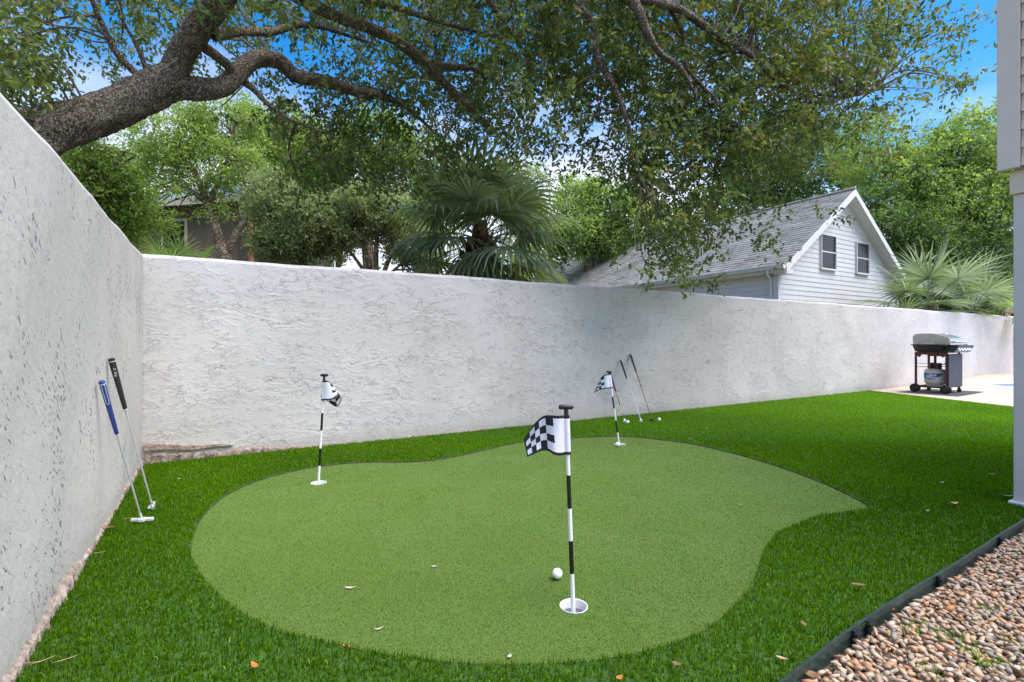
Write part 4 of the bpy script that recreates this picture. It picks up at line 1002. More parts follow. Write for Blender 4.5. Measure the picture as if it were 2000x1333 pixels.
def turf():
    x0, y0 = lawn.min(0); x1, y1 = lawn.max(0)
    N = 2600000; Y = rng.uniform(-0.3, 10.6, N); X = rng.uniform(-3.2, 8.2, N)
    area = 10.9 * 11.4; dens0 = N / area; Yc = np.maximum(Y, 1.2)
    want = 24000 * np.minimum(1, 2.7 / Yc) ** 1.5
    infr = (np.abs(X) < 1.06 * Y + .35) & (Y > 1.1)
    want = np.where(infr, want, 900)
    k = rng.uniform(size=N) < want / dens0; p = np.stack([X[k], Y[k]], 1); infr = infr[k]
    m = inpoly(p, lawn) & ~inpoly(p, GREEN); p = p[m]; infr = infr[m]
    s = np.where(infr, np.maximum(1, p[:, 1] / 2.7) ** .75, 3.0)
    # value: soft patches, per-blade scatter, and far blades painted lighter as if sunlit
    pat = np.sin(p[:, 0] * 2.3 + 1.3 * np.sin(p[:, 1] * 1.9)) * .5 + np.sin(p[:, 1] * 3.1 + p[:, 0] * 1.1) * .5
    far_light = np.clip((p[:, 1] - 3.0) / 3.5, 0, 1); val = np.clip(.35 + .46 * far_light + .09 * pat + rng.normal(0, .20, len(p)), 0, .97); val[rng.uniform(size=len(p)) < .006] = 1
    h = rng.uniform(.013, .027, len(p)) * (1 + .06 * pat); w = .0034 * s * rng.uniform(.7, 1.2, len(p)); lean = np.clip(np.abs(rng.normal(0, .55, len(p))), 0, .9)
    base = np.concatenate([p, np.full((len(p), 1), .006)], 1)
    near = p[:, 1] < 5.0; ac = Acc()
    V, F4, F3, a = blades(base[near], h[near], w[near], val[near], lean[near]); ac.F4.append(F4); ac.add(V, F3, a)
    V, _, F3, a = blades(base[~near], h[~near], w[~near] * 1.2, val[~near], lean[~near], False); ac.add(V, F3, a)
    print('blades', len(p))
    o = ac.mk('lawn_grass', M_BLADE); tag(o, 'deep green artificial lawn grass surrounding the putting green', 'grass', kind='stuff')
turf()
def pile():
    N = 1250000; X = rng.uniform(-2.3, 2.9, N); Y = rng.uniform(1.45, 5.2, N); k = rng.uniform(size=N) < np.minimum(1, (2.0 / Y) ** 2.6)
    p = np.stack([X[k], Y[k]], 1); m = inpoly(p, GREEN)
    for c in CUPS: m &= np.hypot(p[:, 0] - c[0], p[:, 1] - c[1]) > CUP_R + .002
    p = p[m]; n = len(p); s = np.maximum(1, p[:, 1] / 2.2)
    V, _, F, a = blades(np.concatenate([p, np.full((n, 1), -.001)], 1), rng.uniform(.003, .007, n), .0032 * s * rng.uniform(.7, 1.2, n), np.clip(rng.normal(.55, .25, n), 0, 1), np.clip(np.abs(rng.normal(0, .6, n)), 0, .9), False)
    o = mk('putting_pile', V, F, M_PILE, v=a); tag(o, 'short curled pale green pile of the putting green', 'turf', kind='stuff'); print('pile', n)
pile()

# ------------------------------------------------------------------ edging, gravel
def edging():
    pts = [np.array(p) for p in EDGE]; root = empty('lawn_edging', pts[1] * [1, 1, 0]); tag(root, 'dark green plastic edging strip between lawn and gravel', 'edging')
    q = catmull([(*p[:2], 0.025) for p in pts], 8); V = []; t = unit(np.gradient(q, axis=0)); nrm = np.stack([t[:, 1], -t[:, 0], 0 * t[:, 0]], 1)
    for i, p in enumerate(q):
        dz = .001 * math.sin(i * .7)
        for (o_, z) in ((-.003, -.06), (-.003, .026), (-.001, .031), (.003, .031), (.005, .026), (.006, .005), (.002, 0.0), (.002, -.06)): V.append(p * [1, 1, 0] + nrm[i] * o_ + [0, 0, z + dz])
    k = 8; F = [(i * k + j, (i + 1) * k + j, (i + 1) * k + j + 1, i * k + j + 1) for i in range(len(q) - 1) for j in range(k - 1)]
    F = [f[::-1] for f in F]
    MB().add(V, F).obj('strip', M_EDGE, root, local=False)
    for px, py in ((1662, 1226), (1692, 1206), (1828, 1120), (1946, 1047)):
        g = G(px, py, .03); i = np.argmin(np.linalg.norm(q[:, :2] - g[:2], axis=1)); c = q[i] * [1, 1, 0] + nrm[i] * .010
        MB().box(tuple(c + [0, 0, .0]), (.022, .012, .05), math.atan2(t[i][1], t[i][0])).box(tuple(c + nrm[i] * .01 + [0, 0, .015]), (.034, .012, .01), math.atan2(t[i][1], t[i][0])).obj('stake', M_BLACK, root, local=False)
edging()
gp = [e[:2] for e in EDGE] + [(EDGE[-1] - WY * 3)[:2], (EDGE[0] - WY * 1.5)[:2]]
sheet('gravel_bed', gp, -0.035, M_GBASE)
def gravel():
    import bmesh
    bm = bmesh.new(); bmesh.ops.create_icosphere(bm, subdivisions=2, radius=1); U = np.array([v.co[:] for v in bm.verts]); T = np.array([[v.index for v in f.verts] for f in bm.faces]); bm.free()
    bm = bmesh.new(); bmesh.ops.create_icosphere(bm, subdivisions=1, radius=1)
    U1 = np.array([v.co[:] for v in bm.verts]); T1 = np.array([[v.index for v in f.verts] for f in bm.faces]); bm.free()
    e0, e1 = EDGE[1][:2], EDGE[-3][:2]
    P_ = []
    for layer, (sp, z) in enumerate(((.0235, -.022), (.0270, -.010))):
        gx, gy_ = np.meshgrid(np.arange(.3, 3.9, sp), np.arange(.9, 3.4, sp * .87)); gx[1::2] += sp / 2
        q = np.stack([gx.ravel(), gy_.ravel()], 1) + rng.normal(0, sp * .2, (gx.size, 2)); q = q[inpoly(q, gp)]
        # only what lies near the frame
        q = q[(q[:, 0] < 1.12 * q[:, 1] + .35) & (q[:, 1] > 1.05)]
        if layer: q = q[rng.uniform(size=len(q)) < .62]
        # keep a gap at the strip
        d = np.min(np.linalg.norm(q[:, None] - catmull([(*p[:2], 0) for p in EDGE], 30)[None, :, :2], axis=2), axis=1); q = q[d > .016]
        P_.append(np.concatenate([q, np.full((len(q), 1), z) + rng.normal(0, .003, (len(q), 1))], 1))
    c = np.concatenate(P_); n = len(c); print('pebbles', n)
    ax = np.stack([rng.gamma(9, .0017, n).clip(.008, .026), rng.uniform(.006, .0115, n), rng.uniform(.0045, .0075, n)], 1)
    az = rng.uniform(0, 2 * pi, n); tl = rng.normal(0, .33, n); tr_ = rng.normal(0, .33, n)
    ca, sa, ct, st, cr, sr = np.cos(az), np.sin(az), np.cos(tl), np.sin(tl), np.cos(tr_), np.sin(tr_)
    Rz = np.zeros((n, 3, 3)); Rz[:, 0, 0] = ca; Rz[:, 0, 1] = -sa; Rz[:, 1, 0] = sa; Rz[:, 1, 1] = ca; Rz[:, 2, 2] = 1
    Ry = np.zeros((n, 3, 3)); Ry[:, 0, 0] = ct; Ry[:, 0, 2] = st; Ry[:, 1, 1] = 1; Ry[:, 2, 0] = -st; Ry[:, 2, 2] = ct
    Rx = np.zeros((n, 3, 3)); Rx[:, 0, 0] = 1; Rx[:, 1, 1] = cr; Rx[:, 1, 2] = -sr; Rx[:, 2, 1] = sr; Rx[:, 2, 2] = cr
    M_ = Rz @ Ry @ Rx; vis = (c[:, 0] < 1.05 * c[:, 1] + .03)
    ac = Acc()
    for sel, (UU, TT) in ((np.ones(n, bool), (U1, T1)),):
        ii = np.where(sel)[0]
        if UU is U1: UU = UU * 1.06
        v = UU[None] * (1 + .10 * rng.normal(size=(len(ii), len(UU), 1))) * ax[ii][:, None]
        v = np.einsum('nij,nkj->nki', M_[ii], v) + c[ii][:, None]
        F = (np.arange(len(ii))[:, None, None] * len(UU) + TT[None]).reshape(-1, 3)
        ac.add(v.reshape(-1, 3), F, np.repeat(rng.uniform(0, 1, len(ii)), len(UU)))
    o = ac.mk('gravel', M_PEBBLE, smooth=True); tag(o, 'tan and grey river pebbles beside the dark edging strip', 'gravel', kind='stuff')
    # weeds coming up through the pebbles
    wc = np.array([G(px, py, -.03) for px, py in ((1790,1230),(1830,1245),(1845,1260),(1905,1295),(1925,1305),(1945,1300),(1815,1325),(1780,1240),(1985,1270),(1935,1200),(1870,1260))])
    p = np.repeat(wc, 26, 0) + rng.normal(0, 1, (len(wc) * 26, 3)) * [.022, .022, 0]; n = len(p)
    V, F4, F3, a = blades(p, rng.uniform(.02, .055, n), rng.uniform(.002, .0035, n), rng.uniform(.6, 1, n), np.clip(np.abs(rng.normal(0, .5, n)), 0, .9))
    ac = Acc(); ac.F4.append(F4); ac.add(V, F3, a); o = ac.mk('weeds', M_BLADE); tag(o, 'thin pale green weeds sprouting among the pebbles', 'weeds', kind='stuff')
gravel()

# ------------------------------------------------------------------ cups, flagsticks, flags
for c, lab in zip(CUPS, ('white cup set in the green under the nearest checkered flag', 'white cup under the left flag near the corner', 'white cup under the far flag by the back edge of the green')):
    r = empty('hole_cup', (c[0], c[1], 0)); tag(r, lab, 'golf cup', 'cups in the putting green')
    MB().lathe([(CUP_R - .001, .002), (CUP_R - .004, .0015), (CUP_R - .005, -.004), (CUP_R - .005, -.125)], n=40).add([((CUP_R - .001) * math.cos(2 * pi * k / 40), (CUP_R - .001) * math.sin(2 * pi * k / 40), z) for z in (.002, -.125) for k in range(40)], [(k, 40 + k, 40 + (k + 1) % 40, (k + 1) % 40) for k in range(40)]).obj('cup_liner', M_CUP, r, True, auto=50)
    MB().lathe([(0.0005, -.033), (CUP_R - .0055, -.033)], n=40).obj('cup_floor', M_CUPB, r)
def flagstick(ci, px0, py0, top, T, Bm, dep, label, bands, pr=.0085, knob_rx=0.028):
    c = CUPS[ci]; Y = c[1]; root = empty('flagstick', (c[0], c[1], 0)); tag(root, label, 'flagstick', 'checkered practice flags on the putting green')
    b = np.array(P(px0, py0, Y)); t = P(top[0], top[1], Y); d = (t - b) / (t[2] - b[2])
    at = lambda z: b + d * (z - b[2])
    zs = [-.032] + [1 + (HOR - y) / FPX * Y for y in bands] + [t[2] - .02]; pole = MB()
    for i in range(len(zs) - 1): pole.tube([at(zs[i]), at(zs[i + 1])], [pr * (1.0 - .12 * i / len(zs)), pr * (1.0 - .12 * (i + 1) / len(zs))], 16, mi=i % 2, caps=(i in (0, len(zs) - 2)))
    pole.obj('pole', [M_POLEW, M_POLEB], root, True, local=False, auto=50)
    zt = t[2]; k = MB(); k.tube([at(zt - .045), at(zt - .02), at(zt - .004)], [.010, .0085, .0085], 14)
    kr = .0095; p = at(zt + .003); k.tube([p + np.array([x, 0, 0]) for x in (-knob_rx, -knob_rx * .93, -knob_rx * .75, knob_rx * .75, knob_rx * .93, knob_rx)], [kr * .35, kr * .8, kr, kr, kr * .8, kr * .35], 14)
    k.obj('handle', M_BLACK, root, True, local=False, auto=60)
    # cloth: rows of top and bottom edge points in the photo plus depth
    T = catmull([(*P(x, y, Y), 0) for x, y in T], 8)[:, :3]; Bm = catmull([(*P(x, y, Y), 0) for x, y in Bm], 8)[:, :3]; dp = catmull([(a, bb, 0, 0) for a, bb in dep], 8)[:, :2]
    s = np.concatenate([[0], np.cumsum(np.linalg.norm(np.diff(T, axis=0), axis=1) + np.abs(np.diff(dp[:, 0])) * .8)]); s /= s[-1]
    nu, nv = 66, 40; u = np.linspace(0, 1, nu + 1); iv = lambda A: np.stack([np.interp(u, s, A[:, k]) for k in range(A.shape[1])], 1)
    Tt, Bb, Dd = iv(T), iv(Bm), iv(dp); V = np.zeros((nu + 1, nv + 1, 3))
    for j in range(nv + 1):
        f = j / nv; q = Bb * (1 - f) + Tt * f; dpt = Dd[:, 1] * (1 - f) + Dd[:, 0] * f
        q = q + np.array([0, 1.0, 0]) * (dpt + .0035 * np.sin(u * 15 + f * 2) * np.minimum(1, u * 4))[:, None]; V[:, j] = q
    mi = []; F = []
    for i in range(nu):
        for j in range(nv):
            uu = (i + .5) / nu; vv = (j + .5) / nv; m_ = 0
            hem = .075
            if vv < hem or vv > 1 - hem or uu > .955: m_ = 1
            elif uu > .24:
                cx = int((uu - .24) / (.715 / 5)); cy = int((1 - hem - vv) / ((1 - 2 * hem) / 4)); m_ = 1 if (cx + cy) % 2 == 0 else 0
            mi.append(m_); a = i * (nv + 1) + j; F.append((a, a + 1, a + nv + 2, a + nv + 1))
    fm = MB(); fm.v = [tuple(p) for p in V.reshape(-1, 3)]; fm.f = F; fm.m = mi; fm.a = [0] * len(fm.v)
    fo = fm.obj('flag', [M_FWHITE, M_FBLACK], root, True, local=False)
    sol = fo.modifiers.new('solid', 'SOLIDIFY'); sol.thickness = .0012; sol.offset = 0
    # sleeve closing round the pole
    a = at(V[0, 0, 2] + .0015); bb = at(V[0, -1, 2] - .0015); sl = MB(); sl.tube([a, a + (bb - a) * .07], .0125, 14, mi=1, caps=False); sl.tube([a + (bb - a) * .07, a + (bb - a) * .93], .0122, 14, caps=False); sl.tube([a + (bb - a) * .93, bb], .0125, 14, mi=1, caps=False)
    sl.obj('sleeve', [M_FWHITE, M_FBLACK], root, True, local=False, auto=50)
z4 = lambda pts: [(1000 + x / 7.84, 760 + y / 7.84) for x, y in pts]
flagstick(0, 1119.5, 1190, (1105.5, 797), z4([(872, 402), (800, 400), (700, 402), (600, 404), (500, 425), (400, 510), (300, 665), (190, 845)]),
          z4([(895, 1003), (820, 1000), (730, 1005), (640, 985), (540, 945), (440, 965), (340, 1015), (238, 1075)]),
          [(0, 0), (-.008, -.008), (-.012, -.02), (0, -.02), (.02, 0), (.045, .012), (.075, .02), (.10, .03)],
          'nearest checkered flag on its striped stick, flying left beside a golf ball', [1120, 1056, 993, 928])
z8 = lambda pts: [(560 + x / 4.44, 700 + y / 4.44) for x, y in pts]
flagstick(1, 622, 944, (633.5, 734), z8([(315, 195), (345, 193), (368, 196), (395, 240), (408, 268), (380, 290), (330, 300), (285, 300)]),
          z8([(302, 366), (350, 362), (400, 356), (440, 322), (456, 370), (410, 428), (330, 385), (258, 342)]),
          [(-.008, -.008), (-.02, -.02), (-.015, -.01), (.01, .02), (.03, .04), (.05, .05), (.06, .06), (.07, .07)],
          'left checkered flag hanging folded on its striped stick near the corner', [910, 876, 841, 807])
z5 = lambda pts: [(1140 + x / 6.06, 670 + y / 6.06) for x, y in pts]
flagstick(2, 1209, 866, (1189.5, 727), z5([(322, 366), (300, 368), (265, 374), (235, 390), (205, 425), (180, 500), (150, 590)]),
          z5([(345, 536), (315, 538), (270, 540), (235, 548), (205, 558), (175, 575), (150, 612)]),
          [(0, 0), (-.01, -.01), (-.01, -.02), (.01, 0), (.03, .02), (.07, .05), (.12, .10)],
          'far checkered flag on striped stick by the back edge, ball at its foot', [845, 822, 798, 775])

# ------------------------------------------------------------------ golf balls
import bmesh
_bm = bmesh.new(); bmesh.ops.create_icosphere(_bm, subdivisions=4, radius=.02135); ball_me = bpy.data.meshes.new('golf_ball'); _bm.to_mesh(ball_me); _bm.free()
ball_me.materials.append(M_BALL); ball_me.polygons.foreach_set('use_smooth', [True] * len(ball_me.polygons))
for (px, py, h, lab) in ((1088.5, 1130, 0.006, 'white golf ball lying left of the nearest flagstick'), (1206.5, 872.5, 0.006, 'white golf ball at the foot of the far flagstick'),
                         (1287.5, 823, .02, 'white golf ball on the lawn beside the black shafted putter'), (1226, 828, .006, 'half sunken white golf ball beside the wooden banded putter head')):
    g = G(px, py, h); o = link('golf_ball', ball_me, None, (g[0], g[1], h + .0205)); tag(o, lab, 'golf ball', 'golf balls in the yard'); o.rotation_euler = (random.random(), random.random(), 0)

# ------------------------------------------------------------------ putters
def putter(top, head, hdir, label, grip_m, shaft_m, grip_l=.27, head_m=M_STEEL, style='blade', bands=None, mark=None, gr=.0125):
    top = np.array(top); head = np.array(head); ax = (head - top); L = np.linalg.norm(ax); ax = ax / L
    root = empty('putter', head); tag(root, label, 'putter', 'putters leaning on the walls')
    p = lambda s: top + ax * s
    g = MB().tube([p(0), p(.004), p(.02), p(grip_l * .5), p(grip_l - .01), p(grip_l)], [gr * .7, gr * 1.08, gr * 1.08, gr * .92, gr * .74, gr * .6], 16).obj('grip', grip_m, root, True, local=False, auto=50)
    MB().tube([p(grip_l - .006), p(grip_l - .002)], [gr * .77] * 2, 16).tube([p(.0165), p(.0195)], [gr * 1.12] * 2, 16).obj('grip_ring', M_INKW, g, True, local=False, auto=50)
    if mark == 'panel':                      # thin white outline down the front of the grip
        view = unit(np.array([0, 0, 1.0]) - p(.1)); side = unit(np.cross(ax, view)); nn = unit(np.cross(side, ax)); nn = nn if nn @ view > 0 else -nn
        def q(s, o_): r = gr * (1.06 - .35 * s / grip_l); o2 = o_ * .5; return p(s) + side * r * math.sin(o2) + nn * r * math.cos(o2)
        mk_ = MB(); path_ = [q(.02, 1.1), q(.06, 1.05), q(.12, 1.0), q(.125, 0), q(.12, -1.0)]; mk_.tube(path_, .0011, 6); mk_.tube([q(.02, -1.1), q(.06, -1.05), q(.12, -1.0)], .0011, 6)
        mk_.obj('grip_outline', M_INKW, g, local=False)
    if mark == 'text':
        view = unit(np.array([0, 0, 1.0]) - p(.1)); side = unit(np.cross(ax, view)); nn = unit(np.cross(side, ax)); nn = nn if nn @ view > 0 else -nn
        for body, s0, sz in (('X', .055, .016), ('Grip', .075, .015)):
            cu = bpy.data.curves.new('t', 'FONT'); cu.body = body; cu.size = sz; cu.extrude = .0003
            to = bpy.data.objects.new('t', cu); me = bpy.data.meshes.new_from_object(to); me.name = 'lettering'; bpy.data.objects.remove(to)
            me.materials.clear(); me.materials.append(M_INKW); t = link('lettering', me, g); Mx = Matrix((ax, np.cross(nn, ax), nn)).transposed().to_4x4()
            t.matrix_world = Matrix.Translation(Vector(p(s0) + nn * (gr * .98 + .0004) - np.cross(nn, ax) * .004 - head)) @ Mx
    s0 = grip_l - .002; sh = MB(); segs = bands or [(s0, L - .02, 0)]
    mats = [shaft_m, M_WOOD, M_SHAFTK]
    for (a, b_, mi) in segs:
        r0 = .0062 - .0025 * a / L; r1 = .0062 - .0025 * b_ / L; sh.tube([p(a), p(b_)], [r0, r1], 12, mi)
    sh.obj('shaft', mats, root, True, local=False, auto=50)
    hd = unit(np.array([hdir[0], hdir[1], 0.0])); pd = np.array([-hd[1], hd[0], 0]); ang = math.atan2(hd[1], hd[0]); h = MB()
    if style == 'blade':
        h.box(tuple(head + hd * .022 + [0, 0, .013]), (.105, .016, .024), ang); h.box(tuple(head + hd * .022 + pd * .016 + [0, 0, .006]), (.06, .022, .010), ang)
    elif style == 'tee':
        h.box(tuple(head + [0, 0, .011]), (.11, .016, .018), ang); h.box(tuple(head + [0, 0, .010]), (.03, .034, .02), ang)
    else:
        h.box(tuple(head + hd * .01 + [0, 0, .012]), (.10, .026, .024), ang)
    ho = h.obj('head', head_m, root, local=False, bevel=.004)
    MB().tube([p(L - .05), p(L - .004)], [.0062, .0075], 12).obj('hosel', head_m, ho, True, local=False, auto=50)
    return root
fl = CORNER + WX * .02; fb = CORNER - WY * .02
def on_left(px, py): return PL(px, py, fl, WY)
def on_back(px, py): return PL(px, py, fb, WX)
putter(on_left(198, 744), G(278, 1019, .02), (.98, .2), 'short putter with blue grip and white tee head on the left wall', M_GRIPB, M_STEELS, .30, M_HEADW, 'tee', mark='panel', gr=.0125)
putter(on_left(217, 700), G(299, 994, .02), (-.52, .85), 'longer putter with black lettered grip leaning beside the blue one', M_GRIPK, M_STEELS, .30, M_STEEL, 'blade', mark='text', gr=.0145)
putter(on_back(1212, 704), G(1253, 825, .02), (.25, 1), 'putter with short black grip and bright steel shaft on the back wall', M_GRIPK, M_STEELS, .30, M_HEADW, 'blade')
putter(on_back(1231, 692), G(1274, 822, .02), (.3, 1), 'all-black putter at the right end of the three on the back wall', M_GRIPK, M_SHAFTK, .30, M_BLACK, 'blade')
T3 = on_back(1191, 727); H3 = G(1221, 825, .02); L3 = np.linalg.norm(T3 - H3)
putter(T3, H3, (.25, 1), 'putter with ochre bands on its shaft partly behind the far flag', M_GRIPK, M_SHAFTK, L3 * .42, M_HEADW, 'blade', bands=[(L3 * .42, L3 * .49, 1), (L3 * .49, L3 * .68, 2), (L3 * .68, L3 * .84, 1), (L3 * .84, L3 - .02, 0)])

# ------------------------------------------------------------------ gas grill
def grill():
    c = P(1815, HOR, 9.45); c = c + WX * .36; z0 = .012 + float(rise(c[0])); root = empty('gas_grill', (c[0], c[1], z0 + .006), TH); root.scale = (.82, 1.03, .98)
    tag(root, 'gas barbecue on a wheeled cart with a propane tank, by the far wall', 'grill')
    # frame
    fr = MB()
    for x in (-.35, .35):
        for y in (-.23, .23):
            fr = MB().box((x, y, .43), (.035, .035, .72)).obj('leg', M_MAROON, root, bevel=.004)
    MB().box((-.35, 0, .115), (.03, .43, .035)).box((.35, 0, .115), (.03, .43, .035)).box((0, .23, .115), (.66, .03, .03)).obj('bottom_rail', M_BLACK, root)
    MB().box((-.35, 0, .765), (.03, .42, .05)).box((-.35, -.185, .73), (.028, .07, .05), M=Matrix.Rotation(R(-40), 3, 'X')).box((-.35, .185, .73), (.028, .07, .05), M=Matrix.Rotation(R(40), 3, 'X')).obj('top_rail', M_MAROON, root)
    MB().tube([(-.35, -.22, .52), (-.35, .22, .50)], .005, 6).tube([(-.35, -.22, .56), (-.35, .22, .57)], .004, 6).obj('wire_rail', M_BLACK, root)
    MB().box((0, -.262, .44), (.76, .02, .64)).obj('front_panel', M_NAVY, root, bevel=.004)
    MB().box((.2, .0, .13), (.28, .42, .015)).obj('bottom_shelf', M_BLACK, root)
    for y in (-.23, .23):
        MB().box((.36, y, .035), (.05, .06, .075)).obj('foot', M_BLACK, root, bevel=.006)
        w = MB().tube([(-.42, y, .085), (-.415, y, .085), (-.375, y, .085), (-.37, y, .085)], [.075, .083, .083, .075], 28).obj('wheel', M_RUBBER, root, True, auto=40)
        MB().tube([(-.426, y, .085), (-.419, y, .085)], [.045, .05], 20).obj('hub', M_BLACK, w, True, auto=40)
    # tank
    tx = -.12
    tk = MB().lathe([(.001, .125), (.10, .125), (.145, .15), (.165, .19), (.168, .24), (.168, .36), (.160, .405), (.135, .435), (.07, .452), (.04, .455), (.001, .455)], (tx, 0, .02), 36).obj('propane_tank', M_TANK, root, True, auto=60)
    MB().lathe([(.118, .095), (.118, .15), (.112, .15), (.112, .095)], (tx, 0, .02), 30).obj('foot_ring', M_TANK, tk, True, auto=40)
    # blue swoosh band on the face that looks across the yard
    bd = MB(); n = 26; V = []
    for i in range(n + 1):
        a = pi - 1.15 + 2.45 * i / n; f = i / n; top_ = .362 - .005 * f; bot = .362 - .125 * math.sin(pi * min(1, f * 1.15) ** .8) ** .7 - .002 if 0 < i < n else .36
        V += [(tx + .1695 * math.cos(a), .1695 * math.sin(a), .02 + bot), (tx + .1695 * math.cos(a), .1695 * math.sin(a), .02 + top_)]
    bd.add(V, [(2 * i, 2 * i + 2, 2 * i + 3, 2 * i + 1) for i in range(n)]); bd.obj('blue_band', M_TANKB, tk)
    for body, z, sz in (('Blue', .318, .062), ('Rhino', .268, .062)):
        cu = bpy.data.curves.new('t', 'FONT'); cu.body = body; cu.size = sz; cu.offset = .0015
        to = bpy.data.objects.new('t', cu); me = bpy.data.meshes.new_from_object(to); me.name = 'lettering'
        bpy.data.objects.remove(to)
        for v in me.vertices:                 # bend the print round the tank
            a = pi - .28 + (v.co.x) / .1705 + 0.0; x_ = tx + .1712 * math.cos(a); y_ = .1712 * math.sin(a)
            v.co = (x_, y_, .01 + z + v.co.y)
        me.materials.clear(); me.materials.append(M_INKW); link('lettering', me, tk)
    # round pale emblem beside the words
    em = []; cnt = 20
    for k in range(cnt):
        a = pi - .42 + .036 / .1712 * math.cos(2 * pi * k / cnt); em.append((tx + .1714 * math.cos(a), .1714 * math.sin(a), .315 + .042 * math.sin(2 * pi * k / cnt)))
    MB().add(em, [tuple(range(cnt))]).obj('emblem', simple('emblem_blue', (.25, .5, .75), .5), tk)
    cl = MB()
    for a0 in (.3, pi + .3):
        n = 14; A = [(tx + .098 * math.cos(a0 + 2.4 * i / n), .098 * math.sin(a0 + 2.4 * i / n)) for i in range(n + 1)]
        cl.add([(x, y, z) for (x, y) in A for z in (.465, .58)], [(2 * i, 2 * i + 2, 2 * i + 3, 2 * i + 1) for i in range(n)])
    co = cl.obj('collar', M_MAROON, tk); s_ = co.modifiers.new('s', 'SOLIDIFY'); s_.thickness = .006
    MB().tube([(tx, 0, .47), (tx, 0, .75)], .022, 10).box((tx, 0, .735), (.16, .19, .05)).box((tx, 0, .545), (.07, .07, .04)).obj('valve_post', M_MAROON, root)
    MB().tube(catmull([(tx, -.03, .55, 0), (tx, -.13, .56, 0), (tx - .02, -.19, .63, 0), (tx - .02, -.20, .75, 0)], 6)[:, :3], .009, 8).obj('gas_hose', M_BLACK, root, True)
    # firebox
    MB().prism([(-.36, -.26, .80), (.36, -.26, .80), (.40, -.28, .92), (-.40, -.28, .92)], [(-.36, .24, .80), (.36, .24, .80), (.40, .27, .92), (-.40, .27, .92)]).obj('firebox', M_BLACK, root)
    MB().box((0, 0, .787), (.66, .44, .02)).obj('drip_tray', M_BLACK, root)
    MB().tube([(-.41, .05, .86), (-.44, .05, .855), (-.44, -.18, .845), (-.41, -.18, .845)], .006, 8).obj('side_bracket', M_STEEL, root)
    # lid
    prof = [(.265, .925), (.27, 1.09), (.24, 1.135), (.15, 1.15), (.04, 1.152), (-.04, 1.15), (-.16, 1.115), (-.265, 1.07), (-.285, 1.05), (-.295, .935)]
    low = [(-.20, .93), (-.10, .945), (-.02, .985), (.08, .99), (.15, .965), (.21, .935)]
    ring = prof + low
    lid = MB().prism([(-.375, y, z) for y, z in prof], [(.375, y, z) for y, z in prof]).obj('lid', M_LIDS, root, True, auto=35)
    for s, xa, xb in ((-1, -.393, -.3765), (1, .3765, .393)):
        MB().prism([(xa, y, z + .003) for y, z in ring], [(xb, y, z + .003) for y, z in ring]).obj('lid_end', M_LID, lid, bevel=.003)
    MB().tube([(-.30, -.335, .99), (.36, -.335, .99)], .014, 12).box((-.26, -.31, .99), (.025, .05, .02)).box((.30, -.31, .99), (.025, .05, .02)).obj('handle', M_STEEL, lid, True, auto=40)
    MB().tube([(.05, -.10, 1.128), (.05, -.115, 1.155)], [.032, .032], 20).obj('thermometer', M_POLEW, lid, True, auto=40)
    # control panel
    cp = MB().prism([(-.40, -.285, .925), (-.40, -.285, .80), (-.40, -.335, .79), (-.40, -.40, .90), (-.40, -.40, .925)], [(.52, -.285, .925), (.52, -.285, .80), (.52, -.335, .79), (.52, -.40, .90), (.52, -.40, .925)]).obj('control_panel', M_BLACK, root)
    nrm = np.array([0, -.11, -.065]); nrm = nrm / np.linalg.norm(nrm)
    MB().prism([(-.36, -.3375, .792), (-.36, -.3995, .897), (.40, -.3995, .897), (.40, -.3375, .792)], [(-.36, -.3425, .789), (-.36, -.4045, .894), (.40, -.4045, .894), (.40, -.3425, .789)]).obj('trim_plate', M_TRIMPL, cp)
    for x in (-.28, -.12, .04, .20, .34):
        b0 = np.array([x, -.373, .842]); MB().tube([b0, b0 + nrm * .012, b0 + nrm * .04], [.032, .030, .022], 18).obj('knob', M_STEEL, cp, True, auto=40)
    for s in (-1, 1):
        sh = MB().box((s * .535, -.03, .935), (.26, .50, .018)).obj('side_shelf', M_BLACK, root, bevel=.004)
        MB().prism([(s * .41, -.2, .925), (s * .60, -.2, .925), (s * .41, -.2, .80)][::-s], [(s * .41, .2, .925), (s * .60, .2, .925), (s * .41, .2, .80)][::-s]).obj('shelf_bracket', M_BLACK, sh)
    m = MB(); mt = []
    for (x, y) in ((-.62, -.50), (.66, -.50), (.66, .42), (-.62, .42)):
        q = c + WX * x + WY * y; mt.append((q[0], q[1], .012 + float(rise(q[0]))))
    V = [(a, b_, z + .001) for a, b_, z in mt] + [(a, b_, z + .006) for a, b_, z in mt]
    o = MB().add(V, [(3, 2, 1, 0), (4, 5, 6, 7), (0, 1, 5, 4), (1, 2, 6, 5), (2, 3, 7, 6), (3, 0, 4, 7)]).obj('grill_mat', M_MAT); tag(o, 'thin dark mat spread on the deck under the barbecue', 'mat')
grill()

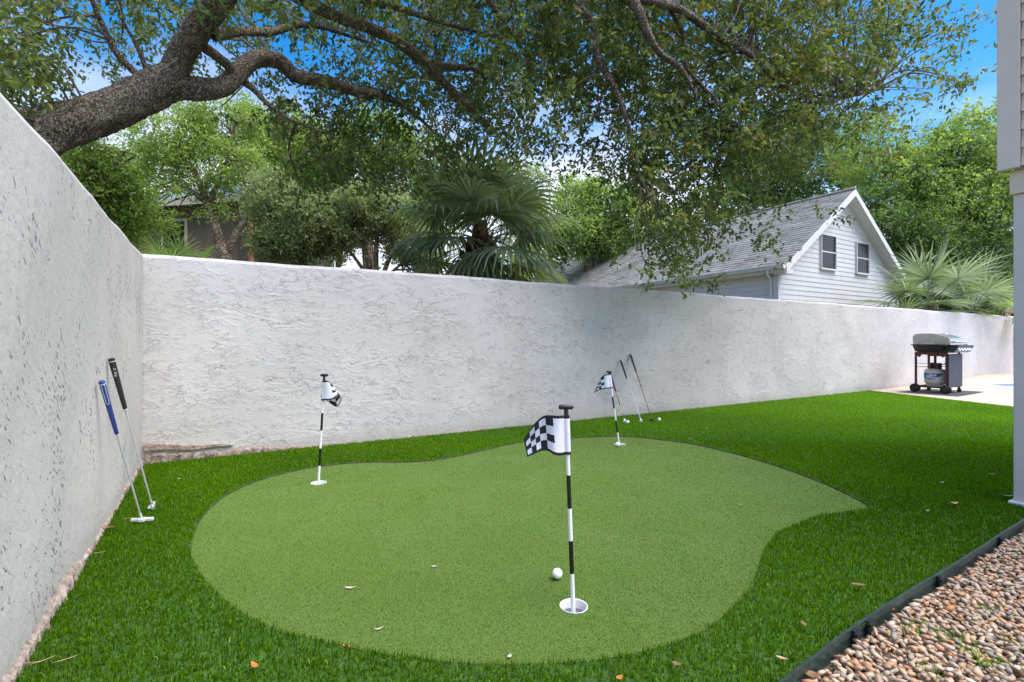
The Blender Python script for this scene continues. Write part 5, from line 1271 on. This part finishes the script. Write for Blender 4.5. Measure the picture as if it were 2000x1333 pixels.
# ------------------------------------------------------------------ fallen leaves, one by one
def leaf_mesh(i, L, w, curl):
    n = 7; V = []
    for k in range(n):
        t = k / (n - 1); ww = w * math.sin(pi * min(1, t * .92 + .06)) ** .8; z = curl * (t - .5) ** 2 * L * 4
        V += [((t - .5) * L, -ww, z + ww * .35), ((t - .5) * L, 0, z), ((t - .5) * L, ww, z + ww * .35)]
    F = [(k * 3 + j, k * 3 + j + 1, k * 3 + j + 4, k * 3 + j + 3) for k in range(n - 1) for j in (0, 1)]
    return V, F
LV = [(677,1267,'orange-brown fallen leaf near the front edge of the putting green',M_LEAFO,.042,.011,.003,150),(497,1301,'small orange fallen leaf in the lawn at bottom left',M_LEAFO,.040,.008,.028,140),
 (684,1149,'curled pale leaf lying on the left half of the putting green',M_LEAFG,.042,.007,.004,5),(848,1107,'small pale leaf lying on the middle of the putting green',M_LEAFG,.026,.006,.004,20),
 (740,1229,'thin grey leaf sliver above the orange leaf on the green',M_LEAFG,.034,.004,.004,30),(995,1283,'small grey leaf at the bottom edge of the putting green',M_LEAFG,.020,.006,.004,60),
 (1447,986,'tiny tan leaf on the right lobe of the putting green',M_LEAFT,.034,.006,.004,0),(1863,984,'tan leaf on the lawn right of the putting green',M_LEAFT,.055,.012,.032,5),
 (1967,969,'slim pale leaf on the lawn close to the grey post',M_LEAFG,.07,.007,.032,-15),(1839,943,'small pale leaf on the lawn above the tan one',M_LEAFG,.036,.008,.032,0),
 (1812,998,'tiny white leaf fragment on the lawn at right',M_LEAFG,.024,.006,.032,20),(213,1031,'long brown leaf on the lawn beside the blue gripped putter',M_LEAFB,.075,.010,.032,-3),
 (1527,1286,'tan leaf on the lawn just left of the edging',M_LEAFT,.030,.006,.030,-30),(1322,1298,'brown leaf tucked in the lawn at the bottom right',M_LEAFB,.028,.008,.028,-20),
 (1210,1325,'reddish leaf in the lawn at the bottom centre',M_LEAFO,.024,.008,.028,40),(588,937,'brown leaf flat on the lawn left of the corner flag',M_LEAFB,.03,.007,.03,10),
 (1570,1219,'brown leaf standing in the lawn by the dark edging stakes',M_LEAFB,.03,.007,.035,80),(1738,1190,'rusty leaf caught against the gravel side of the edging',M_LEAFO,.045,.014,-.005,20),
 (1585,1320,'rusty leaf on the pebbles at the bottom of the edging',M_LEAFB,.05,.016,-.005,-25),(1381,838,'small white petal on the far lawn right of the putters',M_LEAFG,.035,.010,.032,0),
 (1348,858,'white petal on the lawn edge behind the green',M_LEAFG,.026,.010,.032,0),(1677,1143,'dark leaf in the lawn midway to the edging',M_LEAFB,.05,.010,.032,-10),
 (1936,927,'dark leaf on the far lawn near the grey post',M_LEAFB,.045,.012,.032,0),(350,936,'pale dry leaf on the lawn in the wall corner',M_LEAFT,.024,.008,.032,0)]
for i, (px, py, lab, m, L, w, h, rz) in enumerate(LV):
    V, F = leaf_mesh(i, L, w, random.uniform(.05, .22)); g = G(px, py, h); o = MB().add(V, F).obj('fallen_leaf', m, smooth=True, loc=(g[0], g[1], h), rz=R(rz))
    tag(o, lab, 'leaf', 'fallen leaves in the yard')
# dry straw bits by the side wall
for i, (px, py, rz, lab) in enumerate(((58, 1295, 10, 'pale dry straw lying by the side wall at bottom left'), (85, 1290, 50, 'short dry straw crossing near the side wall base'), (128, 1288, 42, 'thin green straw on the lawn at lower left'), (190, 1080, 25, 'thin dry straw below the brown leaf by the side wall'), (252, 1012, 20, 'thin straw left of the white putter head'))):
    g = G(px, py, .033); a = R(rz); pts = [np.array([math.cos(a), math.sin(a), 0]) * s + np.array([-math.sin(a), math.cos(a), 0]) * s * s * 4 for s in (-.03, -.01, .01, .03)]
    o = MB().tube(pts, [.0006, .0012, .0012, .0006], 5).obj('straw', M_LEAFT, smooth=True, loc=g); tag(o, lab, 'straw', 'dry straws on the lawn')
print('tris', sum(len(m.loops) - 2 * len(m.polygons) for m in bpy.data.meshes))
